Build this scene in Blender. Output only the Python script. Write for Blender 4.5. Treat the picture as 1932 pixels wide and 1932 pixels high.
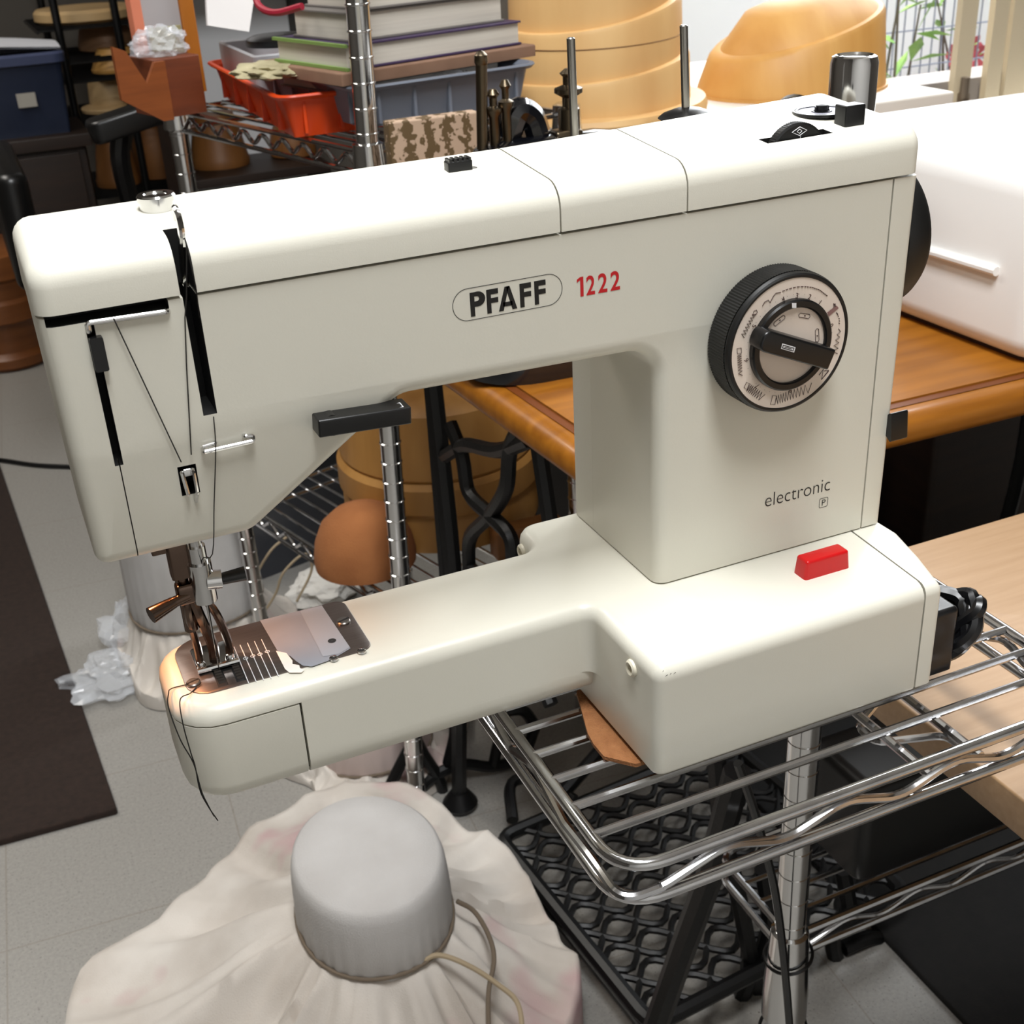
import bpy, bmesh, math, random
from math import sin, cos, pi, radians
from mathutils import Vector, Matrix, noise

for _o in list(bpy.data.objects):
    bpy.data.objects.remove(_o)
SC = bpy.context.scene
COL = SC.collection
H = 0.76                                   # height of the wire shelf above the floor
# ------------------------------------------------------------------ camera
CAMP = Vector((-0.2432, -0.4191, 0.4015 + H))
CAMR = (radians(62.6647), radians(2.7836), radians(-24.0054))
cd = bpy.data.cameras.new('camera')
cd.sensor_width = 36.0
cd.lens = 36.0 * 2336 / 1932
cd.clip_start = 0.02
cd.clip_end = 60
cd.dof.use_dof = True
cd.dof.focus_distance = 0.60
cd.dof.aperture_fstop = 30
CAM = bpy.data.objects.new('camera', cd)
COL.objects.link(CAM)
CAM.location = CAMP
CAM.rotation_euler = CAMR
SC.camera = CAM
# ------------------------------------------------------------------ world, exposure, lights
SC.view_settings.view_transform = 'Standard'
SC.view_settings.look = 'None'
SC.view_settings.gamma = 1.0
SC.view_settings.exposure = 0.0
SC.cycles.use_denoising = True
SC.cycles.max_bounces = 8
wd = bpy.data.worlds.new('world')
wd.use_nodes = True
SC.world = wd
_bg = wd.node_tree.nodes['Background']
_bg.inputs[0].default_value = (0.93, 0.96, 1.0, 1)
_bg.inputs[1].default_value = 0.32


def area(name, loc, target, size, power, color=(1, 1, 1)):
    l = bpy.data.lights.new(name, 'AREA')
    l.shape = 'RECTANGLE'
    l.size, l.size_y = size
    l.energy = power
    l.color = color
    o = bpy.data.objects.new(name, l)
    COL.objects.link(o)
    o.location = loc
    d = Vector(target) - Vector(loc)
    o.rotation_euler = d.to_track_quat('-Z', 'Y').to_euler()
    return o


area('ceiling_lamp_light', (-0.10, -0.30, 2.74), (-0.10, -0.30, 0), (0.5, 1.3), 66, (0.975, 0.99, 1.0))
area('ceiling_lamp_light', (-1.0, 2.3, 2.74), (-1.0, 2.3, 0), (0.5, 1.6), 36, (1.0, 0.95, 0.87))
area('window_daylight', (1.9, 2.05, 1.75), (0.35, 0.6, 0.7), (1.3, 1.2), 40, (0.93, 0.97, 1.0))
area('garden_daylight', (2.4, 1.9, 2.9), (2.0, 3.0, 0.8), (2.0, 0.8), 260, (0.95, 0.98, 1.0))

# ------------------------------------------------------------------ helpers
_M = CAM.rotation_euler.to_matrix()


def U(px, py, x=None, y=None, z=None, dep=None):
    """point of the place seen at photo pixel px, py on the plane x=, y= or z= (world) or at a depth"""
    r = _M @ Vector(((px - 966) / 2336, -(py - 966) / 2336, -1))
    if dep is not None:
        t = dep
    elif x is not None:
        t = (x - CAMP.x) / r.x
    elif y is not None:
        t = (y - CAMP.y) / r.y
    else:
        t = (z - CAMP.z) / r.z
    return CAMP + r * t


def Um(px, py, **k):
    if 'z' in k:
        k['z'] += H
    p = U(px, py, **k)
    p.z -= H
    return p


def lin(c):
    if isinstance(c, str):
        c = [int(c[i:i + 2], 16) / 255 for i in (0, 2, 4)]
    return tuple(v / 12.92 if v <= 0.04045 else ((v + 0.055) / 1.055) ** 2.4 for v in c) + (1,)


def mat(name, col, rough=0.5, metal=0.0, col2=None, scale=40, bump=0.0, bscale=300, spec=0.5, kind='noise', stretch=(1, 1, 1), coat=0.0, trans=0.0, alpha=1.0, emis=None, estr=0, detail=4):
    m = bpy.data.materials.new(name)
    m.use_nodes = True
    nt = m.node_tree
    b = nt.nodes['Principled BSDF']
    b.inputs['Base Color'].default_value = lin(col)
    b.inputs['Roughness'].default_value = rough
    b.inputs['Metallic'].default_value = metal
    b.inputs['Specular IOR Level'].default_value = spec
    b.inputs['Coat Weight'].default_value = coat
    b.inputs['Transmission Weight'].default_value = trans
    b.inputs['Alpha'].default_value = alpha
    if emis:
        b.inputs['Emission Color'].default_value = lin(emis)
        b.inputs['Emission Strength'].default_value = estr
    tc = nt.nodes.new('ShaderNodeTexCoord')
    mp = nt.nodes.new('ShaderNodeMapping')
    mp.inputs['Scale'].default_value = stretch
    nt.links.new(tc.outputs['Object'], mp.inputs[0])
    if col2:
        if kind == 'wave':
            t = nt.nodes.new('ShaderNodeTexWave')
            t.inputs['Scale'].default_value = scale
            t.inputs['Distortion'].default_value = 6
            t.inputs['Detail'].default_value = 3
            t.inputs['Detail Scale'].default_value = 1.5
            out = t.outputs['Fac']
        else:
            t = nt.nodes.new('ShaderNodeTexNoise')
            t.inputs['Scale'].default_value = scale
            t.inputs['Detail'].default_value = detail
            out = t.outputs['Fac']
        nt.links.new(mp.outputs[0], t.inputs['Vector'])
        r = nt.nodes.new('ShaderNodeValToRGB')
        r.color_ramp.elements[0].position = 0.3
        r.color_ramp.elements[1].position = 0.7
        r.color_ramp.elements[0].color = lin(col)
        r.color_ramp.elements[1].color = lin(col2)
        nt.links.new(out, r.inputs[0])
        nt.links.new(r.outputs[0], b.inputs['Base Color'])
    if bump:
        t2 = nt.nodes.new('ShaderNodeTexNoise')
        t2.inputs['Scale'].default_value = bscale
        t2.inputs['Detail'].default_value = 2
        nt.links.new(mp.outputs[0], t2.inputs['Vector'])
        bp = nt.nodes.new('ShaderNodeBump')
        bp.inputs['Strength'].default_value = bump
        bp.inputs['Distance'].default_value = 0.001
        nt.links.new(t2.outputs['Fac'], bp.inputs['Height'])
        nt.links.new(bp.outputs[0], b.inputs['Normal'])
    return m


class G:
    """collects shapes that become one mesh object"""

    def __init__(s):
        s.v, s.f, s.mi = [], [], []

    def add(s, vs, fs, mi=0):
        n = len(s.v)
        s.v += [tuple(p) for p in vs]
        s.f += [tuple(i + n for i in f) for f in fs]
        s.mi += [mi] * len(fs)
        return s

    def loft(s, rings, mi=0, closed=True, caps=True, loop=False):
        n = len(rings[0])
        vs = [p for r in rings for p in r]
        fs = []
        m = len(rings)
        for j in range(m if loop else m - 1):
            a, b = j * n, ((j + 1) % m) * n
            for i in range(n if closed else n - 1):
                k = (i + 1) % n
                fs.append((a + i, a + k, b + k, b + i))
        if caps and closed and not loop:
            fs.append(tuple(range(n))[::-1])
            fs.append(tuple((m - 1) * n + i for i in range(n)))
        return s.add(vs, fs, mi)

    def box(s, x0, x1, y0, y1, z0, z1, mi=0):
        return s.loft([[(x0, y0, z), (x1, y0, z), (x1, y1, z), (x0, y1, z)] for z in (z0, z1)], mi)

    def rbox(s, x0, x1, y0, y1, z0, z1, r=0.002, rt=None, rb=0.0, mi=0, n=4):
        """box with rounded vertical corners r and rounded top rt / bottom rb"""
        rt = r if rt is None else rt
        pts = [(x0, y0), (x1, y0), (x1, y1), (x0, y1)]
        return s.prism(pts, r, z0, z1, rt, rb, mi=mi, n=n)

    def prism(s, pts, rads, h0, h1, r1=0.0, r0=0.0, ew=None, mp=None, mi=0, n=5, k=4, caps=True):
        prof = []
        if r0:
            prof += [(r0 * (1 - cos(t * pi / 2 / k)), h0 + r0 * (1 - sin(t * pi / 2 / k)) * (1 if h1 > h0 else -1)) for t in range(k, 0, -1)][::1]
            prof = [(r0 * (1 - sin(t * pi / 2 / k)), h0 + (1 if h1 > h0 else -1) * r0 * (1 - cos(t * pi / 2 / k))) for t in range(k + 1)]
        else:
            prof = [(0, h0)]
        if r1:
            sg = 1 if h1 > h0 else -1
            prof += [(r1 * (1 - cos(t * pi / 2 / k)), h1 - sg * r1 * (1 - sin(t * pi / 2 / k))) for t in range(k + 1)]
        else:
            prof += [(0, h1)]
        mp = mp or (lambda u, v, h: (u, v, h))
        rings = [[mp(u, v, h) for u, v in rpoly(pts, rads, o, n, ew)] for o, h in prof]
        return s.loft(rings, mi, caps=caps)

    def cyl(s, p0, p1, r0, r1=None, n=24, mi=0, caps=True):
        p0, p1 = Vector(p0), Vector(p1)
        r1 = r0 if r1 is None else r1
        q = (p1 - p0).to_track_quat('Z', 'Y')
        rings = [[p + q @ Vector((r * cos(2 * pi * i / n), r * sin(2 * pi * i / n), 0)) for i in range(n)] for p, r in ((p0, r0), (p1, r1))]
        return s.loft(rings, mi, caps=caps)

    def lathe(s, prof, c=(0, 0, 0), axis=(0, 0, 1), n=32, mi=0, sx=1.0, sy=1.0, caps=True):
        c = Vector(c)
        q = Vector(axis).to_track_quat('Z', 'Y')
        rings = [[c + q @ Vector((max(r, 1e-5) * sx * cos(2 * pi * i / n), max(r, 1e-5) * sy * sin(2 * pi * i / n), h)) for i in range(n)] for r, h in prof]
        return s.loft(rings, mi, caps=caps)

    def tube(s, path, r, n=8, mi=0, loop=False, caps=True, flat=1.0):
        P = [Vector(p) for p in path]
        m = len(P)
        T = []
        for i in range(m):
            a = P[i - 1] if (i or loop) else P[i]
            b = P[(i + 1) % m] if (i < m - 1 or loop) else P[i]
            T.append((b - a).normalized())
        ref = Vector((0, 0, 1)) if abs(T[0].z) < 0.9 else Vector((0, 1, 0))
        u = (ref - T[0] * ref.dot(T[0])).normalized()
        rings = []
        for i in range(m):
            u = (u - T[i] * u.dot(T[i])).normalized()
            w = T[i].cross(u)
            ri = r[i] if isinstance(r, (list, tuple)) else r
            rings.append([P[i] + (u * cos(2 * pi * j / n) + w * sin(2 * pi * j / n) * flat) * ri for j in range(n)])
        return s.loft(rings, mi, loop=loop, caps=caps)

    def xf(s, M):
        s.v = [tuple(M @ Vector(p)) for p in s.v]
        return s

    def build(s, name, mats, parent=None, ang=35, smooth=True):
        me = bpy.data.meshes.new(name)
        me.from_pydata(s.v, [], s.f)
        for m in (mats if isinstance(mats, (list, tuple)) else [mats]):
            me.materials.append(m)
        me.polygons.foreach_set('material_index', s.mi)
        bm = bmesh.new()
        bm.from_mesh(me)
        bmesh.ops.remove_doubles(bm, verts=bm.verts, dist=1e-6)
        bmesh.ops.recalc_face_normals(bm, faces=bm.faces)
        bm.to_mesh(me)
        bm.free()
        if smooth:
            me.shade_smooth()
            me.set_sharp_from_angle(angle=radians(ang))
        o = bpy.data.objects.new(name, me)
        COL.objects.link(o)
        if parent:
            o.parent = parent
        return o


def rpoly(pts, rads, off=0.0, n=5, ew=None):
    """rounded polygon (counter-clockwise), edges moved inwards by off * weight"""
    m = len(pts)
    P = [Vector(p) for p in pts]
    if not isinstance(rads, (list, tuple)):
        rads = [rads] * m
    ew = ew or [1] * m                       # weight of the edge i -> i+1
    D = [(P[(i + 1) % m] - P[i]).normalized() for i in range(m)]
    out = []
    for i in range(m):
        d0, d1 = D[i - 1], D[i]
        n0, n1 = Vector((-d0.y, d0.x)), Vector((-d1.y, d1.x))
        a, b = off * ew[i - 1], off * ew[i]
        cr = d0.x * d1.y - d0.y * d1.x
        # solve x.n0 = a, x.n1 = b around P[i]
        det = n0.x * n1.y - n0.y * n1.x
        if abs(det) < 1e-6:
            q = P[i] + n0 * a
        else:
            q = P[i] + Vector(((a * n1.y - b * n0.y) / det, (n0.x * b - n1.x * a) / det))
        r = rads[i]
        if r <= 0:
            out += [q.copy() for _ in range(1)]
            continue
        o = min(a, b) if (ew[i - 1] and ew[i]) else 0
        r = max(r - o, 2e-4) if cr > 0 else r + o
        th = math.acos(max(-1, min(1, d0.dot(d1))))
        t = r * math.tan(th / 2)
        c = q - d0 * t + (n0 if cr > 0 else -n0) * r
        s0 = (q - d0 * t) - c
        sg = 1 if cr > 0 else -1
        for k in range(n + 1):
            an = sg * th * k / n
            out.append(c + Vector((s0.x * cos(an) - s0.y * sin(an), s0.x * sin(an) + s0.y * cos(an))))
    return [(p.x, p.y) for p in out]


def arcpath(pts, r, n=6, loop=False):
    """3-D polyline with rounded corners"""
    P = [Vector(p) for p in pts]
    out = []
    m = len(P)
    for i in range(m):
        if not loop and i in (0, m - 1):
            out.append(P[i])
            continue
        a, b, c = P[i - 1], P[i], P[(i + 1) % m]
        ra = min(r, (a - b).length * .49, (c - b).length * .49)
        p, q = b + (a - b).normalized() * ra, b + (c - b).normalized() * ra
        for k in range(n + 1):
            t = k / n
            out.append(p * (1 - t) ** 2 + b * 2 * t * (1 - t) + q * t * t)
    return out


def spline(pts, n=8, loop=False):
    P = [Vector(p) for p in pts]
    m = len(P)
    out = []
    for i in range(m if loop else m - 1):
        p1, p2 = P[i], P[(i + 1) % m]
        p0 = P[i - 1] if (i or loop) else p1 * 2 - p2
        p3 = P[(i + 2) % m] if (i + 2 < m or loop) else p2 * 2 - p1
        for k in range(n):
            t = k / n
            out.append(0.5 * (2 * p1 + (p2 - p0) * t + (2 * p0 - 5 * p1 + 4 * p2 - p3) * t * t + (3 * p1 - p0 - 3 * p2 + p3) * t ** 3))
    if not loop:
        out.append(P[-1])
    return out


def cut(o, cutters):
    """subtract closed cutter shapes; cut faces keep the cutter's material"""
    for c in cutters:
        md = o.modifiers.new('cut', 'BOOLEAN')
        md.operation = 'DIFFERENCE'
        md.solver = 'EXACT'
        md.material_mode = 'TRANSFER'
        md.object = c
    dg = bpy.context.evaluated_depsgraph_get()
    dg.update()
    me = bpy.data.meshes.new_from_object(o.evaluated_get(dg), depsgraph=dg)
    old = o.data
    o.modifiers.clear()
    o.data = me
    me.name = old.name
    me.shade_smooth()
    me.set_sharp_from_angle(angle=radians(35))
    for c in cutters:
        bpy.data.objects.remove(c)
    return o


def text_shape(txt, size, offset=0.0, spacing=1.0, bold=False):
    """letters as flat polygons: list of (verts2d, faces)"""
    cu = bpy.data.curves.new('lettering', 'FONT')
    cu.body = txt
    cu.size = size
    cu.offset = offset
    cu.space_character = spacing
    o = bpy.data.objects.new('lettering', cu)
    COL.objects.link(o)
    dg = bpy.context.evaluated_depsgraph_get()
    dg.update()
    me = bpy.data.meshes.new_from_object(o.evaluated_get(dg), depsgraph=dg)
    vs = [(v.co.x, v.co.y) for v in me.vertices]
    fs = [tuple(p.vertices) for p in me.polygons]
    bpy.data.objects.remove(o)
    bpy.data.meshes.remove(me)
    return vs, fs


def thing(name, label, cat, loc=(0, 0, 0), rotz=0.0, group=None):
    o = bpy.data.objects.new(name, None)
    o.empty_display_size = 0.05
    COL.objects.link(o)
    o.location = loc
    o.rotation_euler = (0, 0, rotz)
    return tag(o, label, cat, group)


def tag(o, label, cat, group=None):
    o['label'] = label
    o['category'] = cat
    if group:
        o['group'] = group
    return o


def struct(o):
    o['kind'] = 'structure'
    return o


# ------------------------------------------------------------------ materials
CREAM = mat('cream_enamel', 'd9d6c9', 0.34, bump=0.03, bscale=900)
CREAM2 = mat('cream_plastic', 'dcd9cc', 0.38, bump=0.05, bscale=1500)
BLACK = mat('black_plastic', '0b0b0c', 0.32)
BLACKR = mat('black_ribbed_plastic', '0a0a0a', 0.45)
DARK = mat('recess_shade', '070605', 0.7)  # near-black colour painted in for the shade inside slots and holes
SEAM = mat('seam_shade', '4a463b', 0.7)  # dull dark colour painted in for the shade between fitted parts
CHROME = mat('chrome', 'd6d6d6', 0.12, 1.0)
CHROMEW = mat('chrome_wire', 'cfcfd0', 0.13, 1.0, col2='b9b9bc', scale=60)
STEEL = mat('brushed_steel', '8f8a86', 0.34, 1.0, col2='a8a29d', scale=120, stretch=(1, 12, 1))
STEELD = mat('dark_steel', '4a4542', 0.3, 1.0)
RED = mat('red_plastic', 'c4060c', 0.3)
REDINK = mat('red_ink', 'c2121c', 0.5)
BLACKINK = mat('black_ink', '0c0c0c', 0.5)
BROWNINK = mat('brown_ink', '3a1a14', 0.5)
IVORY = mat('dial_scale_ivory', 'e8dacd', 0.45, col2='e4d5c7', scale=60)
PALEINK = mat('white_ink', 'e8e8ea', 0.5)
THREADM = mat('dark_thread', '17130f', 0.8)
TAPE = mat('frosted_tape', '83868e', 0.45, col2='8a8d95', scale=50)
TAPE2 = mat('frosted_tape_worn', 'a8a49e', 0.5)

# ------------------------------------------------------------------ sewing machine (coordinates: base front left corner at 0,0,0)
SM = thing('sewing_machine', 'cream free-arm sewing machine with black dial and red button, on the chrome wire shelf', 'sewing machine', (0, 0, H))
HB = 0.0659
YC = 0.0661
YA0, YA1 = 0.0669, 0.1369
ZS = 0.2595
XL = -0.2125


def XZ(u, v, h):
    return (u, h, v)


def YZ(u, v, h):
    return (h, u, v)


# base with free arm
g = G()
xr, xrb = 0.1580, 0.1690
T = [(0, 0), (xr, 0), (xrb, .1668), (0, .1668), (0, YA1), (XL, YA1), (XL, YA0), (0, YA0)]
g.prism(T, [.006, 0, 0, .012, .009, .020, .022, .007], .057, HB, r1=.0075, ew=[1, 0, 1, 1, 1, 1, 1, 1])
Tm = [(0, 0), (xr, 0), (xrb, .1668), (0, .1668), (0, YA1), (-.1545, YA1), (-.1545, YA0), (0, YA0)]
g.prism(Tm, [.006, 0, 0, .012, .009, 0, 0, .007], .026, .057)
g.prism([(-.1545, YA0), (.02, YA0), (.02, YA1), (-.1545, YA1)], 0, .026, .0108, r1=.011, ew=[1, 0, 1, 0])
g.prism([(0, 0), (xr, 0), (xrb, .1668), (0, .1668)], [.006, 0, 0, .012], .0015, .026, r0=.002)
g.build('base_with_free_arm', CREAM, SM)
g = G()
g.prism([(XL, YA0), (-.1556, YA0), (-.1556, YA1), (XL, YA1)], [.022, 0, 0, .020], .0560, .0108, r1=.011, ew=[1, 0, 1, 1])
g.build('free_arm_door', CREAM, SM)
g = G()                                    # dark boxes standing in for the shade inside the seams
g.box(-.158, -.152, YA0 + .004, YA1 - .004, .016, .058)
g.box(XL + .012, -.154, YA0 + .012, YA1 - .012, .052, .06)
g.box(XL + .02, -.154, YA0 + .002, YA1 - .002, .052, .06)
g.box(XL + .002, -.16, YA0 + .022, YA1 - .022, .052, .06)
g.build('door_seam', SEAM, SM)
# base end cover
BE = [(q_.x + .0004, q_.y) for q_ in (Um(1770, 1090, z=HB - .001), Um(1738, 1046, z=HB), Um(1695, 1000, z=HB))]
g = G()
g.prism([(xr + .0011, 0), (.1695, 0), BE[0], BE[1], BE[2], (.1850, .1668), (xrb + .0011, .1668)], [0, .004, .01, .01, .01, .008, 0], .003, HB, r1=.0065, ew=[1, 1, 1, 1, 1, 1, 0])
g.build('base_end_cover', CREAM2, SM)
g = G()
g.box(.12, xr + .003, .004, .16, .006, HB - .004)
g.build('cover_seam', SEAM, SM)
# lower lip between column and base cover
# body casting: column, upper arm and head in one outline
OUT = [(.0377, HB + .0009), (.1682, HB + .0009), (.1690, ZS), (-.2312, ZS), (-.2297, .1477), (-.163, .1477), (-.0905, .1995), (.0377, .1967)]
g = G()
g.prism(OUT, [0, 0, 0, 0, .006, .014, .016, .014], .137, YC, r1=.0068, ew=[0, 0, 0, 1, 1, 1, 1, 1], mp=XZ, n=6, k=5)
body = g.build('body', CREAM, SM)
bm = bmesh.new()
bm.from_mesh(body.data)
for zz in (.203, .199):
    bmesh.ops.bisect_plane(bm, geom=bm.verts[:] + bm.edges[:] + bm.faces[:], plane_co=(0, 0, zz), plane_no=(0, 0, 1))
for v in bm.verts:
    if v.co.z < .2005 and v.co.x < -.06 and v.co.y < .1:
        v.co.y += (.201 - v.co.z) * .11
bm.to_mesh(body.data)
bm.free()


def cutter(x0, x1, y0, y1, z0, z1, m=None):
    o = G().box(x0, x1, y0, y1, z0, z1).build('cutter', m or DARK, SM, smooth=False)
    return o


cut(body, [cutter(-.1764, -.1707, YC - .02, YC + .022, .2092, .27),          # take-up slot
           cutter(-.2146, -.2112, YC - .02, YC + .014, .1950, .2555),        # tension slider slot
           cutter(-.2285, -.1822, YC - .02, YC + .012, .2562, .27),          # gap under the cover
           cutter(-.2130, -.2125, YC - .02, YC + .0085, .14, .1951, SEAM),          # face plate seam
           cutter(-.1905, -.1828, YC - .02, YC + .016, .1745, .1885)])       # check spring recess
g = G()
g.prism([(.0377, .1371), (.1690, .1371), (.1690, .1668), (.0377, .1668)], [0, 0, 0, .010], HB + .0009, ZS)
g.build('column_rear', CREAM, SM)
g = G()
g.prism([(.1692, HB + .0009), (.1818, HB + .0009), (.1848, ZS), (.1700, ZS)], 0, .1668, YC, r1=.003, ew=[0, 1, 0, 0], mp=XZ)
g.build('column_end_cover', CREAM2, SM)
g = G()
g.box(.06, .172, YC + .0035, .16, HB - .001, ZS + .003)
g.build('column_seam', SEAM, SM)
# top cover in three sections


def topcover(name, x0, x1, yb0, yb1, r0=0, r1=0):
    g = G()
    prof = []
    k = 5
    if r0:
        prof += [(r0 * (1 - sin(t * pi / 2 / k)), x0 + r0 * (1 - cos(t * pi / 2 / k))) for t in range(k + 1)]
    else:
        prof += [(0, x0)]
    for i in range(1, 6):
        prof.append((0, x0 + (r0 or 0) + (x1 - r1 - x0 - r0) * i / 6))
    if r1:
        prof += [(r1 * (1 - cos(t * pi / 2 / k)), x1 - r1 * (1 - sin(t * pi / 2 / k))) for t in range(k + 1)]
    else:
        prof += [(0, x1)]
    rings = []
    for o, x in prof:
        dz = max(0, x + .0115) * .012
        yb = yb0 + (yb1 - yb0) * (x - x0) / (x1 - x0)
        sl = (yb - YC) * .085
        P = [(YC - .0008, ZS + .0013), (yb, ZS + .0013), (yb, .2811 + sl + dz), (YC - .0008, .2811 + dz)]
        rings.append([(x + (0.016 * (v - ZS) * max(0, 1 - (x - x0) / .05) if r0 else 0), u, v) for u, v in rpoly(P, [0, 0, .009, .0115], o, 6, [0, 1, 1, 1])])
    g.loft(rings)
    return g.build(name, [CREAM2, DARK], SM)


tc1 = topcover('top_cover', -.2318, -.0119, .134, .138, r0=.008)
cut(tc1, [cutter(-.1772, -.1706, YC - .02, YC + .0175, .25, .30)])
topcover('bobbin_lid', -.0111, .0520, .138, .141)
tc3 = topcover('end_top_cover', .0528, .1856, .141, .150, r1=.007)
cut(tc3, [cutter(.1015, .1385, .0755, .0835, .270, .30)])
g = G()
g.box(-.168, .15, YC + .004, .125, ZS - .003, ZS + .006)
g.build('cover_joint', SEAM, SM)

# ---- lettering


def ink(name, polys, m, y=YC - .00015):
    g = G()
    for vs, fs in polys:
        g.add([(u, y, v) for u, v in vs], fs)
    return g.build(name, m, SM, smooth=False)


def rect(x0, x1, z0, z1):
    return ([(x0, z0), (x1, z0), (x1, z1), (x0, z1)], [(0, 1, 2, 3)])


def ring2(outer, inner):
    n = len(outer)
    return (outer + inner, [(i, (i + 1) % n, n + (i + 1) % n, n + i) for i in range(n)])


Z0, Z1 = .2300, .2408


def letF(x0, w=.0056, s=.0021):
    return [rect(x0, x0 + s, Z0, Z1), rect(x0 + s, x0 + w, Z1 - .0024, Z1), rect(x0 + s, x0 + w - .0001, .2345, .2368)]


def letP(x0):
    s = .0021
    n = 10
    c = (x0 + .0036, (Z1 + .2346) / 2)
    R, r = (Z1 - .2346) / 2 + .0003, .0011
    o = [(x0 + s, Z1)] + [(c[0] + (R + .0002) * cos(pi / 2 - pi * i / n), c[1] - .0002 + R * sin(pi / 2 - pi * i / n)) for i in range(n + 1)] + [(x0 + s, .2342)]
    q = [(x0 + s, c[1] + r)] + [(c[0] - .0004 + r * cos(pi / 2 - pi * i / n), c[1] + r * sin(pi / 2 - pi * i / n)) for i in range(n + 1)] + [(x0 + s, c[1] - r)]
    m = len(o)
    return [rect(x0, x0 + s, Z0, Z1), (o + q, [(i, i + 1, m + i + 1, m + i) for i in range(m - 1)])]


def letA(x0, x1):
    w = .0023
    cx = (x0 + x1) / 2
    L = [(x0, Z0), (x0 + w, Z0), (cx + .0002, Z1 - .0022), (cx + .0012, Z1), (cx - .0012, Z1)]
    Rr = [(x1 - w, Z0), (x1, Z0), (cx + .0012, Z1), (cx - .0004, Z1), (cx - .0002, Z1 - .0022)]
    return [(L, [(0, 1, 2, 3, 4)]), (Rr, [(0, 1, 2, 3, 4)]), rect(x0 + .0022, x1 - .0022, .2318, .2338)]


ink('black_letters', letP(-.0559) + letF(-.0481) + letA(-.0426, -.0337) + letF(-.0322) + letF(-.0251), BLACKINK)
oo = rpoly([(-.0642, .2284), (-.0113, .2284), (-.0113, .2430), (-.0642, .2430)], .00725, 0, 12)
oi = rpoly([(-.0642, .2284), (-.0113, .2284), (-.0113, .2430), (-.0642, .2430)], .00725, .00028, 12)
ink('logo_oval', [ring2(oo, oi)], BLACKINK)


def place_text(txt, x0, x1, z0, h, off=0.0):
    vs, fs = text_shape(txt, 1.0, off)
    xa, xb = min(v[0] for v in vs), max(v[0] for v in vs)
    ya = min(v[1] for v in vs)
    yb = max(v[1] for v in vs)
    return [([(x0 + (a - xa) / (xb - xa) * (x1 - x0), z0 + (b - ya) / (yb - ya) * h) for a, b in vs], fs)]


ink('red_numerals', [rect(-.0024, -.0008, .2299, .2390), ([(-.0041, .2366), (-.0024, .2376), (-.0024, .2390), (-.0041, .2380)], [(0, 1, 2, 3)])] + place_text('2', .0006, .0050, .2299, .0090, .018) + place_text('2', .0066, .0113, .2299, .0090, .018) + place_text('2', .0129, .0178, .2299, .0090, .018), REDINK)
pe0, pe1 = Um(1443, 957, y=YC), Um(1565, 928, y=YC)
ink('word_marking', place_text('electronic', pe0.x, pe1.x, .0962, .0078, -.012), BLACKINK)
pp = Um(1553.5, 948, y=YC)
po = rpoly([(pp.x - .0029, pp.z - .0029), (pp.x + .0029, pp.z - .0029), (pp.x + .0029, pp.z + .0029), (pp.x - .0029, pp.z + .0029)], .001, 0)
pi_ = rpoly([(pp.x - .0029, pp.z - .0029), (pp.x + .0029, pp.z - .0029), (pp.x + .0029, pp.z + .0029), (pp.x - .0029, pp.z + .0029)], .001, .0003)
ink('boxed_letter', [ring2(po, pi_)] + place_text('P', pp.x - .0011, pp.x + .0013, pp.z - .0017, .0035), BLACKINK)

# ---- stitch dial
DX, DZ, DR = .1003, .1933, .0350
DF = .0480
NK = 150
g = G()
rings = []
for r, y in ((DR - .001, YC), (DR, YC - .001), (DR, DF + .0035)):
    rings.append([(DX + (r + (.00035 if i % 2 else 0)) * cos(2 * pi * i / (2 * NK)), y, DZ + (r + (.00035 if i % 2 else 0)) * sin(2 * pi * i / (2 * NK))) for i in range(2 * NK)])
g.loft(rings, caps=False)
rings = [[(DX + r * cos(2 * pi * i / 96), y, DZ + r * sin(2 * pi * i / 96)) for i in range(96)] for r, y in ((DR - .0002, DF + .0036), (DR + .0002, DF + .0022), (DR - .0004, DF + .0006), (DR - .0012, DF), (DR - .0022, DF), (DR - .0026, DF + .0006), (.005, DF + .0006))]
g.loft(rings, caps=False)
dial = g.build('stitch_dial', BLACKR, SM, ang=25)
g = G()
g.loft([[(DX + r * cos(2 * pi * i / 64), y, DZ + r * sin(2 * pi * i / 64)) for i in range(64)] for r, y in ((DR - .0024, DF + .0004), (.010, DF + .0003))], caps=False)
g.build('dial_scale', IVORY, dial)
g = G()
g.loft([[(DX + r * cos(2 * pi * i / 64), y, DZ + r * sin(2 * pi * i / 64)) for i in range(64)] for r, y in ((.0228, DF + .0006), (.0228, DF - .0022), (.0220, DF - .003), (.0195, DF - .003), (.0188, DF - .0024), (.0188, DF + .0003))], caps=False)
g.build('inner_ring', BLACK, dial)
g = G()
g.loft([[(DX + r * cos(2 * pi * i / 64), y, DZ + r * sin(2 * pi * i / 64)) for i in range(64)] for r, y in ((.0189, DF - .0012), (.001, DF - .0013))], caps=True)
g.build('inner_disc', IVORY, dial)
# pointer bar
YP = DF - .0105
a = Um(1434, 640, y=YP + .002)
b = Um(1571, 680, y=YP)
dv = Vector((b.x - a.x, 0, b.z - a.z))
ang = math.atan2(dv.z, dv.x)
L = dv.length
g = G()
g.prism([(-L / 2, -.0052), (L / 2, -.0052), (L / 2, .0052), (-L / 2, .0052)], [.004, .001, .001, .004], DF - .001, YP, r1=.0012, mp=XZ)
mid = (a + b) / 2
g.xf(Matrix.Translation((mid.x, 0, mid.z)) @ Matrix.Rotation(-ang, 4, 'Y'))
ptr = g.build('pointer', BLACK, dial)


def dzp(zx, zy, y):
    p = Um(1300 + zx / 2.76, 450 + zy / 2.76, y=y)
    return (p.x, p.z)


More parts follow.
